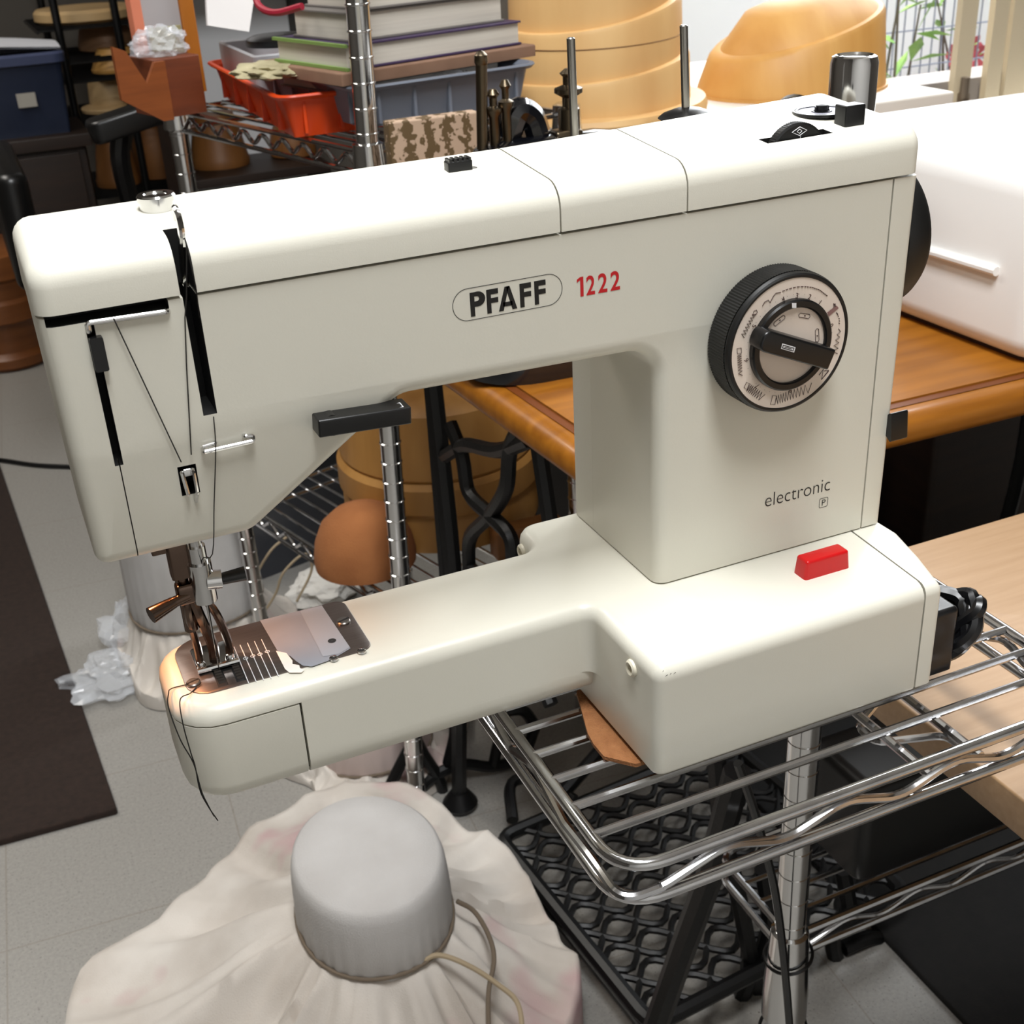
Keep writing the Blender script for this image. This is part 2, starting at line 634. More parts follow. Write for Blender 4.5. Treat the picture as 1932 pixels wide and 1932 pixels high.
def ribbon(pts, w, y, g, closed=False):
    g.tube([(x, y, z) for x, z in pts], w, n=4, loop=closed)


YI = DF + .0002
gi = G()


def zig(p0, p1, amp0, amp1, n, g=gi, w=.00016, y=YI, grow=1.0):
    pts = []
    a, b = Vector(p0), Vector(p1)
    d = (b - a)
    nn = Vector((-d.y, d.x)).normalized()
    for i in range(n + 1):
        t = (i / n) ** grow
        am = amp0 + (amp1 - amp0) * t
        pts.append(a + d * t + nn * am * (1 if i % 2 else -1))
    ribbon([(p.x, p.y) for p in pts], w, y, g)


def zz(l, w=.00016, closed=False, y=YI):
    ribbon([dzp(*p, y) for p in l], w, y, gi, closed)


# stitch pictures around the scale
zz([(382, 352), (395, 330), (413, 320), (422, 334), (440, 300), (452, 285), (478, 280)], .0002)
arc = [(485, 275), (520, 262), (560, 252), (600, 250), (640, 254), (680, 268), (722, 300)]
for q in range(6):
    a_, b_ = Vector(arc[q]), Vector(arc[q + 1])
    k = (2, 2, 2, 3, 4, 5)[q]
    for s in range(k):
        zz([tuple(a_.lerp(b_, (s + .1) / k)), tuple(a_.lerp(b_, (s + .8) / k))], .0002)
zig(dzp(278, 512, YI), dzp(340, 392, YI), .0013, .0009, 14, grow=.9)
zz([(338, 378), (352, 372), (356, 384), (342, 404), (332, 398)], closed=True)
zig(dzp(268, 715, YI), dzp(262, 605, YI), .0011, .0012, 16, grow=.75)
zz([(250, 573), (272, 570), (274, 596), (252, 600)], closed=True)
zig(dzp(384, 830, YI), dzp(308, 775, YI), .0020, .0020, 16, grow=.75)
zz([(300, 748), (314, 755), (302, 786), (286, 776)], closed=True)
zig(dzp(640, 775, YI), dzp(455, 842, YI), .0025, .0024, 22, grow=.7)
zz([(436, 818), (456, 820), (448, 864), (424, 864)], closed=True)
zz([(678, 712), (700, 680), (690, 735), (728, 685), (705, 690)], .0002)
zz([(728, 690), (690, 735)], .00014)
zig(dzp(785, 470, YI), dzp(758, 600, YI), .0007, .0018, 9)
for p in ((775, 402), (780, 415), (781, 428), (780, 440)):
    zz([p, (p[0] + 4, p[1] + 3)], .0002)
for q, (zx, zy) in enumerate([(740, 452), (683, 332), (628, 303), (562, 297), (490, 315), (340, 457), (297, 633), (355, 768), (527, 790), (728, 583)]):
    c = dzp(zx, zy, YI)
    an = math.atan2(c[1] - DZ, c[0] - DX) - pi / 2
    vs, fs = text_shape(str(q), .0036, 0.0)
    mx = (max(v[0] for v in vs) + min(v[0] for v in vs)) / 2
    my = (max(v[1] for v in vs) + min(v[1] for v in vs)) / 2
    gi.add([(c[0] + (v[0] - mx) * cos(an) - (v[1] - my) * sin(an), YI - .0001, c[1] + (v[0] - mx) * sin(an) + (v[1] - my) * cos(an)) for v in vs], fs)
for k in range(46):                       # dots between the numbers
    t = 2 * pi * k / 46 + .05
    if cos(t - .55) > .96:
        continue
    p = (DX + .0246 * cos(t), DZ + .0246 * sin(t))
    gi.add([(p[0] - .00013, YI - .0001, p[1] - .00013), (p[0] + .00013, YI - .0001, p[1] - .00013), (p[0] + .00013, YI - .0001, p[1] + .00013), (p[0] - .00013, YI - .0001, p[1] + .00013)], [(0, 1, 2, 3)])
# buttonhole signs on the inner disc
y2 = DF - .0014
for c0, c1 in (((455, 440), (487, 415)), ((585, 400), (617, 405)), ((667, 485), (668, 522))):
    p, q = Vector(dzp(*c0, y2)), Vector(dzp(*c1, y2))
    d = (q - p).normalized()
    nn = Vector((-d.y, d.x)) * .0010
    p, q = p - d * .001, q + d * .001
    ribbon([tuple(p + nn), tuple(q + nn), tuple(q + d * .0006), tuple(q - nn), tuple(p - nn), tuple(p - d * .0006)], .00014, y2, gi, True)
    c = (p + q) / 2
    ribbon([tuple(c), tuple(c + d * .0006)], .0003, y2, gi)
zz([(752, 352), (764, 340)], .0003)
zz([(753, 339), (763, 353)], .0003)
zz([(768, 386), (775, 396)], .00025)
gi.build('dial_markings', BROWNINK, dial, smooth=False)
g = G()
p4 = [Um(1300 + x / 2.76, 450 + y / 2.76, y=YI - .0001) for x, y in ((720, 385), (768, 348), (780, 362), (728, 405))]
g.add(p4, [(0, 1, 2, 3)])
g.build('scale_bar', mat('scale_bar_brown', '8c6a66', .5), dial, smooth=False)
g = G()
p4 = [Um(1300 + x / 2.76, 450 + y / 2.76, y=DF - .0031) for x, y in ((536, 336), (559, 336), (559, 362), (537, 362))]
g.add(p4, [(0, 1, 2, 3)])
p4 = [Um(1300 + x / 2.76, 450 + y / 2.76, y=YP - .0001) for x, y in ((486, 546), (555, 566), (547, 594), (479, 574))]
g.add(p4, [(0, 1, 2, 3)])
g.build('index_mark', PALEINK, ptr, smooth=False)
g = G()
p4 = [Um(1300 + x / 2.76, 450 + y / 2.76, y=YP - .0002) for x, y in ((490, 553), (549, 570), (543, 588), (484, 571))]
p5 = [Um(1300 + x / 2.76, 450 + y / 2.76, y=YP - .0002) for x, y in ((493, 558), (545, 573), (541, 583), (489, 568))]
g.add(p4 + p5, [(i, (i + 1) % 4, 4 + (i + 1) % 4, 4 + i) for i in range(4)])
p4 = [Um(1300 + x / 2.76, 450 + y / 2.76, y=YP - .0002) for x, y in ((498, 563), (536, 574), (535, 577), (497, 567))]
g.add(p4, [(0, 1, 2, 3)])
g.build('pointer_picture', BLACKINK, ptr, smooth=False)

# ---- handwheel and side lever on the right end
hp = Um(1728, 415, x=.187)
g = G()
g.lathe([(.006, 0), (.036, 0), (.0395, .002), (.040, .004), (.040, .014), (.038, .017), (.030, .018), (.001, .018)], (.1835, .108, .222), (1, 0, 0), 64)
g.build('handwheel', BLACKR, SM)
p0 = Um(1680, 800, x=.1835)
g = G()
g.prism([(p0.y - .006, p0.z - .009), (p0.y + .007, p0.z + .000), (p0.y - .004, p0.z + .009)], .001, .180, .1915, r1=.001, mp=YZ)
g.build('side_lever', BLACK, SM)

# ---- red button, eyelets on the base
rc = Um(1550, 1075, z=HB)
g = G()
g.rbox(rc.x - .0145, rc.x + .0145, rc.y - .0055, rc.y + .0055, HB - .002, HB + .0105, .0018, .0015)
g.v = [(x, y, z) if z < HB + .004 else (rc.x + (x - rc.x) * .93, rc.y + (y - rc.y) * .88, z) for x, y, z in g.v]
g.build('red_button', RED, SM)
IV2 = mat('ivory_eyelet', 'd8d2bf', .4)
for (y, z) in ((.0237, .0529), (.1536, .0545)):
    g = G()
    g.lathe([(.0022, -.008), (.0022, 0.0015), (.0034, .0020), (.0044, .0012), (.0046, 0), (.0046, -.003)], (0, y, z), (-1, 0, 0), 24, caps=False)
    e = g.build('eyelet', IV2, SM)
    g = G()
    g.lathe([(.0001, -.0005), (.0023, -.0005)], (0, y, z), (-1, 0, 0), 16, caps=False)
    g.build('eyelet_hole', DARK, e)

# ---- things on the top
def ztop(x, y):
    return .2811 + max(0, x + .0115) * .012 + (y - YC) * .085


p = Um(297, 388, z=.286)
g = G()
zt = ztop(p.x, p.y)
g.lathe([(.0072, zt - .002), (.0072, zt + .003), (.0080, zt + .0032), (.0080, zt + .0052), (.0074, zt + .0060), (.005, zt + .0060), (.0046, zt + .0054), (.001, zt + .0054)], (p.x, p.y, 0), (0, 0, 1), 32)
g.build('chrome_top_screw', CHROME, SM)
p = Um(865, 318, z=.285)
zt = ztop(p.x, p.y)
g = G()
g.rbox(p.x - .0058, p.x + .0058, p.y - .003, p.y + .003, zt - .001, zt + .0042, .0006, .0006)
for i in range(5):
    x = p.x - .0046 + i * .0023
    g.box(x - .0006, x + .0006, p.y - .0029, p.y + .0029, zt + .004, zt + .0053)
g.build('release_slider', BLACK, SM)
g = G()
g.rbox(p.x + .0058, p.x + .0085, p.y - .0018, p.y + .0018, zt - .001, zt + .0003, .0005, .0001)
g.build('slider_slot', mat('slot_grey', '6c6a64', .6), SM)
# thumb wheel in its slot
xc_, zw = .120, ztop(.12, .0795) - .0095
g = G()
n = 160
rg = []
for y, r in ((.0768, .004), (.0768, .0150), (.0774, .0160), (.0816, .0160), (.0822, .0150), (.0822, .004)):
    rg.append([(xc_ + (r + (.0002 if i % 2 and r > .0155 else 0)) * cos(2 * pi * i / n), y, zw + (r + (.0002 if i % 2 and r > .0155 else 0)) * sin(2 * pi * i / n)) for i in range(n)])
g.loft(rg)
tw = g.build('thumb_wheel', BLACKR, SM, ang=25)
gm = G()
yw = .0767
for l, w in (([(-.0042, .0122), (0, .0142), (.0042, .0122), (0, .0102)], .00022), ([(-.0014, .0122), (0, .0132), (.0014, .0122), (0, .0112)], .0002)):
    gm.tube([(xc_ + a, yw, zw + b) for a, b in l], w, n=4, loop=True)
gm.tube([(xc_ + .0007, yw, zw + .0085), (xc_ + .0007, yw, zw + .0105)], .0002, n=4)
gm.build('wheel_picture', PALEINK, tw, smooth=False)
# bobbin winder disc and stop
p = Um(1552, 213, z=.2925)
BWX, BWY = .155, .112
p = Um(1550, 212, z=ztop(.17, .11))
zt = ztop(p.x, p.y)
GREYM = mat('winder_grey', '9a9aa6', .35)
g = G()
g.lathe([(.0001, zt + .0006), (.0035, zt + .0006), (.0036, zt + .0009), (.0128, zt + .0011), (.0132, zt + .0004)], (p.x, p.y, 0), (0, 0, 1), 48, caps=False)
bw = g.build('bobbin_winder', GREYM, SM)
g = G()
for r in (.0134, .0118):
    g.lathe([(r, zt), (r, zt + .0015), (r + .0011, zt + .0015), (r + .0012, zt)], (p.x, p.y, 0), (0, 0, 1), 48, caps=False)
g.lathe([(.0052, zt), (.0052, zt + .0014), (.0042, zt + .0014), (.0042, zt)], (p.x, p.y, 0), (0, 0, 1), 32, caps=False)
g.lathe([(.003, zt), (.003, zt + .004), (.001, zt + .0045)], (p.x, p.y, 0), (0, 0, 1), 16)
g.box(p.x - .004, p.x + .004, p.y - .0006, p.y + .0006, zt, zt + .0034)
g.build('winder_spindle', BLACK, bw)
q = Um(1599, 228, z=ztop(.18, .1))
zt2 = ztop(q.x, q.y)
g = G()
g.rbox(q.x - .0048, q.x + .0070, q.y - .0045, q.y + .0045, zt2 - .001, zt2 + .0095, .0008, .0008)
g.build('winder_stop', BLACK, SM)
# spool pins behind the top
PIN = mat('spool_pin_steel', '9b9892', .28, 1.0)
for (bx, by, tx, ty) in ((1085, 246, 1077, 73), (1298, 206, 1290, 49)):
    b = Um(bx, by, y=.150)
    t = Um(tx, ty, y=.152)
    b.z -= .03
    g = G()
    g.cyl(b, t, .0021, n=16)
    g.cyl(t, t + Vector((0, 0, .0006)), .0021, .0014, n=16)
    sp = g.build('spool_pin', PIN, SM)
    g = G()
b = Um(1298, 214, y=.150)
g = G()
g.lathe([(.0001, 0), (.014, 0), (.0155, .001), (.013, .003), (.007, .0052), (.0022, .006)], (b.x, b.y, b.z - .0028), (0, 0, 1), 40)
g.build('spool_felt_disc', BLACK, SM)
# rear spool pin bracket so that the pins grow from the machine
g = G()
g.box(.05, .175, .13, .158, ZS - .01, ZS + .004)
g.build('spool_pin_bracket', CREAM, SM)

# ---- thread path parts on the head
g = G()
a, b = Um(165, 610, y=YC - .001), Um(316, 588, y=YC - .001)
g.tube(arcpath([a + Vector((0, .004, -.004)), a + Vector((0, 0, -.0035)), a, b, b + Vector((.001, .006, 0))], .0012), .0011, n=10)
g.build('thread_guide_bar', CHROME, SM)
p = Um(187, 668, y=YC - .003)
g = G()
g.rbox(p.x - .0026, p.x + .0026, p.z - .0072, p.z + .0066, YC - .0035, YC + .0005, .0008, 0)
g.v = [(x, z, y) for x, y, z in g.v]
g.build('tension_slider', BLACK, SM)
# take-up lever
q0 = Um(334, 425, y=YC - .0005)
g = G()
lv = [(-.1728, YC + .014, .255), (-.1728, YC + .007, .272), (-.1728, YC + .001, .2815), (-.1728, YC - .0022, .2865), (-.1728, YC - .0004, .2912), (-.1728, YC + .005, .2925), (-.1728, YC + .008, .289)]
g.tube(spline(lv, 5), .0021, n=8, flat=.7)
g.build('take_up_lever', CHROME, SM)
# check spring clip
p = Um(356, 880, y=YC + .003)
g = G()
yy = YC + .0005
cx = -.1866
g.tube(arcpath([(cx - .0024, yy + .008, .1865), (cx - .0024, yy, .1862), (cx - .0016, yy - .001, .176), (cx - .0016, yy + .006, .175)], .001), .0009, n=8)
g.tube(arcpath([(cx + .0020, yy + .008, .1865), (cx + .0020, yy - .0012, .1862), (cx + .0020, yy - .0012, .1765), (cx + .0015, yy + .003, .171)], .001), .0015, n=8, flat=.6)
g.rbox(cx - .0022, cx + .0022, yy, yy + .003, .184, .1872, .0008)
g.build('tension_clip', CHROME, SM)
# right thread guide
a, b = Um(385, 853, y=YC - .002), Um(478, 832, y=YC - .002)
g = G()
dz = (b.z - a.z)
g.tube(arcpath([a + Vector((.0005, .006, .0014)), a + Vector((0, 0, 0)), b, b + Vector((.0004, .001, .002)), b + Vector((-.003, .001, .0024)), b + Vector((-.0034, .006, .0024))], .0008), .0009, n=8)
g.tube(arcpath([a + Vector((0, .0005, .0022)), a + Vector((.0055, .0005, .0026)), a + Vector((.0055, .006, .0026))], .0008), .0007, n=8)
g.build('thread_guide', CHROME, SM)
# presser foot lever
g = G()
a, b = Um(600, 812, y=YC - .008), Um(775, 785, y=YC - .008)
g = G()
Lb = b - a
an = math.atan2(Lb.z, Lb.x)
ln = Vector((Lb.x, 0, Lb.z)).length
g.prism([(0, -.0032), (ln, -.0032), (ln, .0048), (0, .0048)], .0008, .006, -.0055, r1=.001, mp=XZ)
g.xf(Matrix.Translation((a.x, YC - .004, a.z)) @ Matrix.Rotation(-an, 4, 'Y'))
pl = g.build('presser_lever', BLACK, SM)
c = Um(625, 800, y=YC - .004)
g = G()
g.cyl((c.x, YC + .01, c.z), (c.x, YC - .006, c.z), .0048, n=24)
g.build('lever_pivot', BLACK, pl)
g = G()
q = [Um(550 + x / 3.22, 650 + y / 3.22, y=YC - .0062) for x, y in ((636, 388), (654, 385), (684, 418), (676, 445), (664, 428), (648, 412))]
cc = [Vector((v.x, YC - .0005 - .006, v.z)) for v in q]
zt_ = max(v[2] for v in [(pl.matrix_world @ Vector(w.co))[:] for w in pl.data.vertices])
c0 = Vector((b.x - .004, YC - .0070, b.z + .0049))
g.tube([c0 + Vector((-.003, -.001, .0002 - .0005)), c0 + Vector((.001, -.001, .0001)), c0 + Vector((.0012, .004, .0001)), c0 + Vector((-.0005, .004, -.0001)), c0 + Vector((-.001, .0006, -.0003))], .00025, n=4)
g.build('lever_symbol', PALEINK, pl)

# ---- needle plate
NP = mat('needle_plate_steel', '6d6460', 0.33, 0.85, col2='776e69', scale=40, stretch=(1, 20, 1))
ZP = HB + .0006
plx0, plx1, ply0, ply1 = -.2030, -.1128, .0812, .1330
g = G()
g.prism([(plx0, ply0), (plx1, ply0), (plx1, ply1), (plx0, ply1)], [.012, .006, .006, .014], HB - .001, ZP, r1=.0004, k=2)
npl = g.build('needle_plate', [NP, DARK], SM)
cut(npl, [G().box(*q, HB - .02, HB + .02).build('cutter', DARK, SM, smooth=False) for q in ((-.1890, -.1842, .0838, .1085), (-.1802, -.1752, .0838, .1085), (-.1842, -.1802, .0960, .1010))])
g = G()
g.box(-.1895, -.1745, .0832, .109, HB - .008, HB + .00015)
g.build('feed_well', DARK, npl)
for x in (-.1866, -.1777):
    g = G()
    for i in range(9):
        y = .0858 + i * .0024
        g.add([(x - .0016, y, HB - .002), (x + .0016, y, HB - .002), (x + .0016, y + .0024, HB - .002), (x - .0016, y + .0024, HB - .002), (x - .0016, y + .0018, ZP + .0006), (x + .0016, y + .0018, ZP + .0006)], [(0, 1, 5, 4), (4, 5, 2, 3), (0, 4, 3), (1, 2, 5)])
    g.build('feed_dog', STEELD, npl)


def plp(zx, zy, z=ZP + .0002):
    p = Um(250 + zx / 3.513, 1000 + zy / 3.513, z=z)
    return p


g = G()
for (a0, b0, a1, b1) in ((855, 725, 968, 968), (808, 737, 918, 982), (762, 748, 870, 995), (713, 762, 820, 1005), (672, 775, 770, 1015)):
    g.tube([plp(a0, b0), plp(a1, b1)], .00022, n=4)
for zx, zy in ((893, 805), (845, 823), (797, 835), (750, 850)):
    c = plp(zx, zy)
    g.tube([c + Vector((.0011 * cos(t), .0011 * sin(t), 0)) for t in [pi * i / 4 for i in range(8)]], .0002, n=4, loop=True)
g.build('plate_graduations', PALEINK, npl)
for zx, zy, r in ((1398, 608, .0036), (403, 1015, .0034)):
    c = plp(zx, zy)
    g = G()
    g.lathe([(r, -.0004), (r, .0006), (r * .85, .0011), (.0001, .0012)], c, (0, 0, 1), 24)
    sc = g.build('plate_screw', STEEL, npl)
    g = G()
    g.box(-r * .9, r * .9, -.0004, .0004, .0010, .00135)
    g.xf(Matrix.Translation(c) @ Matrix.Rotation(.3, 4, 'Z'))
    g.build('screw_slot', DARK, sc)
for zx, zy in ((1520, 803), (1335, 853)):
    c = plp(zx, zy)
    g = G()
    g.lathe([(.0012, .0001), (.0014, .0008), (.0022, .0006), (.0024, -.0003)], c, (0, 0, 1), 20, caps=False)
    g.lathe([(.0001, .0002), (.0013, .0002)], c, (0, 0, 1), 16, mi=1, caps=False)
    g.build('plate_hole', [CHROME, DARK], npl)
g = G()
ta = [plp(*p, ZP + .00015) for p in ((845, 600), (1255, 500), (1445, 785), (1370, 830), (1290, 870), (1190, 905), (1130, 900), (1085, 870), (1045, 835), (960, 800))]
tb = [p + Vector((0, 0, .0001)) for p in ta]
g.loft([ta, tb])
tp = g.build('tape_strip', TAPE, npl, smooth=False)
g = G()
g.loft([[plp(*p, ZP + .0003) for p in ((1110, 535), (1255, 500), (1320, 600), (1440, 775), (1370, 820), (1262, 838))], [plp(*p, ZP + .0004) for p in ((1110, 535), (1255, 500), (1320, 600), (1440, 775), (1370, 820), (1262, 838))]])
g.build('tape_overlap', mat('frosted_tape_overlap', '9599a1', .45), tp, smooth=False)
g = G()
c = plp(1322, 733, ZP + .0005)
g.lathe([(.0001, 0), (.0021, 0)], c, (0, 0, 1), 20, caps=False)
g.build('tape_hole', DARK, tp)
g = G()
g.loft([[plp(*p, ZP + z) for p in ((950, 800), (1020, 815), (1060, 865), (1060, 888), (1105, 895), (1110, 915), (1140, 925), (1120, 945), (1040, 945), (1010, 920))] for z in (.0002, .0003)])
g.build('worn_tape_end', mat('bright_bare_patch', 'e6dcd4', .5), npl, smooth=False)

# ---- needle bar, clamp and presser foot
nb = Um(404, 1075, y=.099)
NX = -.1856
NY = .0985
DKM = mat('oiled_steel', '6b5a50', .18, 1.0)
g = G()
g.cyl((NX, NY, .112), (NX, NY, .152), .0030, n=20)
g.cyl((NX, NY, .106), (NX, NY, .1265), .0056, n=24)
g.cyl((NX, NY, .1265), (NX, NY, .135), .0042, n=24)
nbar = g.build('needle_bar', CHROME, SM)
g = G()
g.cyl((NX + .002, NY - .002, .117), (NX + .0085, NY - .003, .1165), .0045, n=20)
g.build('clamp_boss', CHROME, nbar)
g = G()
g.cyl((NX + .0085, NY - .003, .1165), (NX + .0195, NY - .004, .117), .0028, .0034, n=12)
g.build('clamp_screw', BLACK, nbar)
g = G()
g.cyl((NX, NY - .001, .114), (NX, NY - .001, .0672), .0006, .0003, n=8)
g.build('needle', CHROME, nbar)
PX = NX - .0085
g = G()
g.cyl((PX, NY + .004, .090), (PX, NY + .004, .150), .0032, n=16)
g.rbox(PX - .0045, PX + .005, NY - .001, NY + .009, .120, .148, .0015, .001)
g.rbox(PX - .011, PX - .002, NY + .001, NY + .008, .134, .1465, .001)
g.build('presser_bar', DKM, SM)
foot = None
g = G()
g.rbox(-.1955, -.1755, .0985, .1200, ZP + .0006, ZP + .0024, .002, .0006)
g.tube([(-.1955, .0990, ZP + .0020), (-.1755, .0990, ZP + .0020)], .0014, n=8)
foot = g.build('presser_foot', CHROME, SM)
g = G()
for (x0, x1, r) in ((PX - .0005, -.1930, .0019), (PX + .004, -.1860, .0026), (PX + .011, -.1785, .0020)):
    g.tube(spline([(PX + .002, NY + .002, .113), (x0, NY + .001, .100), (x1, .104, .079), (x1, .1040, ZP + .0025)], 5), r, n=8)
g.rbox(PX - .004, PX + .008, NY - .002, NY + .006, .106, .117, .002, .002, .002)
g.build('foot_shank', DKM, foot)
for x in (-.1930, -.1790):
    g = G()
    g.lathe([(.0001, .003), (.0016, .0026), (.0022, .001), (.0022, 0)], (x, .1025, ZP + .002), (0, 0, 1), 16)
    g.build('foot_rivet', CHROME, foot)
g = G()
g.cyl((PX + .001, NY, .1105), (PX - .006, NY - .002, .1100), .0026, n=12)
g.cyl((PX - .006, NY - .002, .1100), (PX - .0175, NY - .006, .1085), .0028, .0040, n=14)
g.build('foot_thumb_screw', DKM, foot)
# small lamp inside the head
LAMPM = mat('sewing_lamp_bulb', 'ffb070', .3, emis='ff9a50', estr=6)
g = G()
g.lathe([(.0001, -.007), (.004, -.006), (.006, -.002), (.006, .003), (.004, .008)], (-.2125, .118, .1535), (0, 0, 1), 20)
g.build('lamp_bulb', LAMPM, SM)
pt = bpy.data.lights.new('sewing_lamp', 'SPOT')
pt.energy = .55
pt.color = (1.0, .40, .15)
pt.spot_size = radians(120)
pt.spot_blend = .8
pt.shadow_soft_size = .006
po_ = bpy.data.objects.new('sewing_lamp_light', pt)
COL.objects.link(po_)
po_.location = (-.2110, .114, .1445 + H)
po_.rotation_euler = (Vector((.012, -.008, -.08))).to_track_quat('-Z', 'Y').to_euler()

# ---- thread
g = G()
yt = YC - .0012
A = lambda px, py, y=yt: Um(px, py, y=y)
tb = A(362, 858, YC - .001)
g.tube([Um(214, 600, y=YC - .0022), A(342, 872, YC - .0015)], .00028, n=5)
g.tube([Um(352, 462, y=YC - .003), A(352, 560), A(349, 600), A(352, 690), A(361, 858)], .00028, n=5)
g.tube(spline([A(403, 786, YC), A(407, 845, YC - .0035), A(404, 950, YC + .0012), A(401, 1045, YC + .0025), (NX + .001, NY - .0055, .130), (NX + .0005, NY - .003, .112), (NX, NY - .0016, .075)], 4), .00026, n=5)
g.tube(spline([(-.1722, YC - .0015, .288), Um(365, 520, y=YC - .003), Um(371, 552, y=YC - .002), Um(376, 600, y=YC + .002)], 4), .00026, n=5)
g.build('needle_thread', THREADM, SM)
g = G()
g.tube(spline([plp(452, 1010, ZP + .001), plp(385, 1080, ZP + .0006), Um(340, 1320, y=.074), Um(345, 1365, y=.0655), Um(360, 1420, y=.0650), Um(368, 1445, y=.0655), Um(377, 1490, y=.066), Um(392, 1520, y=.068), Um(411, 1548, y=.068)], 6), .00030, n=5)
g.tube(spline([plp(400, 1015, ZP + .001), plp(260, 1050, HB + .0005), Um(318, 1310, y=.080), Um(318, 1335, y=.074), Um(340, 1395, y=.068), Um(365, 1440, y=.0652), Um(380, 1492, y=.0655), Um(394, 1522, y=.0675), Um(404, 1540, y=.068)], 6), .00030, n=5)
g.build('thread_tail', THREADM, SM)

# small chips and scratches in the enamel
g = G()
for zx, zy, w in ((1150, 1045, 5), (1175, 1035, 3), (1200, 1030, 4), (1130, 1018, 2)):
    c = Um(900 + zx / 3.22, 950 + zy / 3.22, y=-.00012)
    g.add([(c.x - .0002 * w, -.00012, c.z - .0006), (c.x + .0002 * w, -.00012, c.z), (c.x + .0001 * w, -.00012, c.z + .0004)], [(0, 1, 2)])
g.build('paint_chips', BLACKINK, SM, smooth=False)
#STAGE2

# rubber feet
g = G()
for (x, y) in ((.015, .015), (.145, .015), (.015, .13), (.145, .13)):
    g = G()
    g.cyl((x, y, -.0021), (x, y, .004), .006, n=16)
    g.build('rubber_foot', BLACK, SM)

# ================================================================== THE ROOM
WALL = mat('wall_paint', '55504a', .8, bump=.1, bscale=60)
WALLF = mat('wall_paint_pale', 'e4e2de', .8)
CEIL = mat('ceiling_paint', 'e6e4de', .9)
FLOORM = mat('floor_tile', '9b9892', .36, col2='8e8b86', scale=220, detail=6)
nt = FLOORM.node_tree
b_ = nt.nodes['Principled BSDF']
old = b_.inputs['Base Color'].links[0].from_socket
br = nt.nodes.new('ShaderNodeTexBrick')
br.offset = 0
br.inputs['Scale'].default_value = 1
br.inputs['Brick Width'].default_value = .305
br.inputs['Row Height'].default_value = .305
br.inputs['Mortar Size'].default_value = .0011
br.inputs['Mortar Smooth'].default_value = .2
br.inputs['Mortar'].default_value = lin('8a847c')
mp_ = nt.nodes.new('ShaderNodeMapping')
mp_.inputs['Rotation'].default_value = (0, 0, radians(3.5))
mp_.inputs['Location'].default_value = (.305 * 10 + .163, 3.05 + .06, 0)
tc_ = nt.nodes.new('ShaderNodeTexCoord')
nt.links.new(tc_.outputs['Object'], mp_.inputs[0])
nt.links.new(mp_.outputs[0], br.inputs['Vector'])
nt.links.new(old, br.inputs['Color1'])
nt.links.new(old, br.inputs['Color2'])
sp_ = nt.nodes.new('ShaderNodeTexNoise')           # dark flecks in the tile
sp_.inputs['Scale'].default_value = 420
sp_.inputs['Detail'].default_value = 1
nt.links.new(tc_.outputs['Object'], sp_.inputs['Vector'])
rr = nt.nodes.new('ShaderNodeValToRGB')
rr.color_ramp.elements[0].position = .27
rr.color_ramp.elements[0].color = lin('77736d')
rr.color_ramp.elements[1].position = .34
rr.color_ramp.elements[1].color = (1, 1, 1, 1)
nt.links.new(sp_.outputs['Fac'], rr.inputs[0])
mx = nt.nodes.new('ShaderNodeMix')
mx.data_type = 'RGBA'
mx.blend_type = 'MULTIPLY'
mx.inputs[0].default_value = .8
nt.links.new(br.outputs['Color'], mx.inputs[6])
nt.links.new(rr.outputs['Color'], mx.inputs[7])
nt.links.new(mx.outputs[2], b_.inputs['Base Color'])
X0, X1, Y0, Y1, YW, XW, ZC = -2.4, 2.7, -2.3, 4.4, 1.62, .62, 2.8
struct(G().box(X0, X1, Y0, Y1, -.1, 0).build('floor', FLOORM, smooth=False))
struct(G().box(X0, X1, Y0, Y1, ZC, ZC + .1).build('ceiling', CEIL, smooth=False))
struct(G().box(X0 - .1, X0, Y0, Y1, 0, ZC).build('wall_left', WALL, smooth=False))
struct(G().box(X1, X1 + .1, Y0, YW + .12, 0, ZC).build('wall_right', WALL, smooth=False))
struct(G().box(X0, X1, Y0 - .1, Y0, 0, ZC).build('wall_front', WALLF, smooth=False))
struct(G().box(X0, XW + .1, Y1, Y1 + .1, 0, ZC).build('wall_back', WALL, smooth=False))
WX0, WX1, WZ0, WZ1 = .80, 2.55, .665, 2.1
g = G()
g.box(XW, WX0, YW, YW + .12, 0, ZC)
g.box(WX1, X1, YW, YW + .12, 0, ZC)
g.box(WX0, WX1, YW, YW + .12, 0, WZ0)
g.box(WX0, WX1, YW, YW + .12, WZ1, ZC)
g.box(XW, XW + .1, YW + .12, Y1, 0, ZC)
struct(g.build('wall_window_side', WALL, smooth=False))
FRAME = mat('window_frame_paint', 'e3d3b4', .5)
LEDGE = mat('window_ledge_grey', '9a928c', .6)
g = G()
def bar(pxa, pxb, d=.016, y=YW - .03):
    xa, xb = U(pxa[0], pxa[1], y=y).x, U(pxb[0], pxb[1], y=y).x
    g.box(xa, xb, y, y + d, WZ0, WZ1)
bar((1818, 0), (1848, 0))
bar((1880, 0), (1907, 0))
bar((1916, 0), (1990, 0), .03)
g.box(WX0, WX0 + .05, YW - .03, YW + .03, WZ0, WZ1)
g.box(WX0 - .03, WX1, YW - .05, YW + .03, WZ1, WZ1 + .06)
w1 = struct(g.build('window_1', FRAME))
g = G()
g.box(WX0, WX1, YW - .01, YW + .10, WZ0 - .01, U(1740, 160, y=YW - .01).z)
g.build('window_ledge', LEDGE, w1)
g = G()
g.box(WX0 - .04, WX1, YW - .12, YW - .01, WZ0 - .03, WZ0)
g.build('window_sill', mat('sill_white', 'f0ece4', .5), w1)
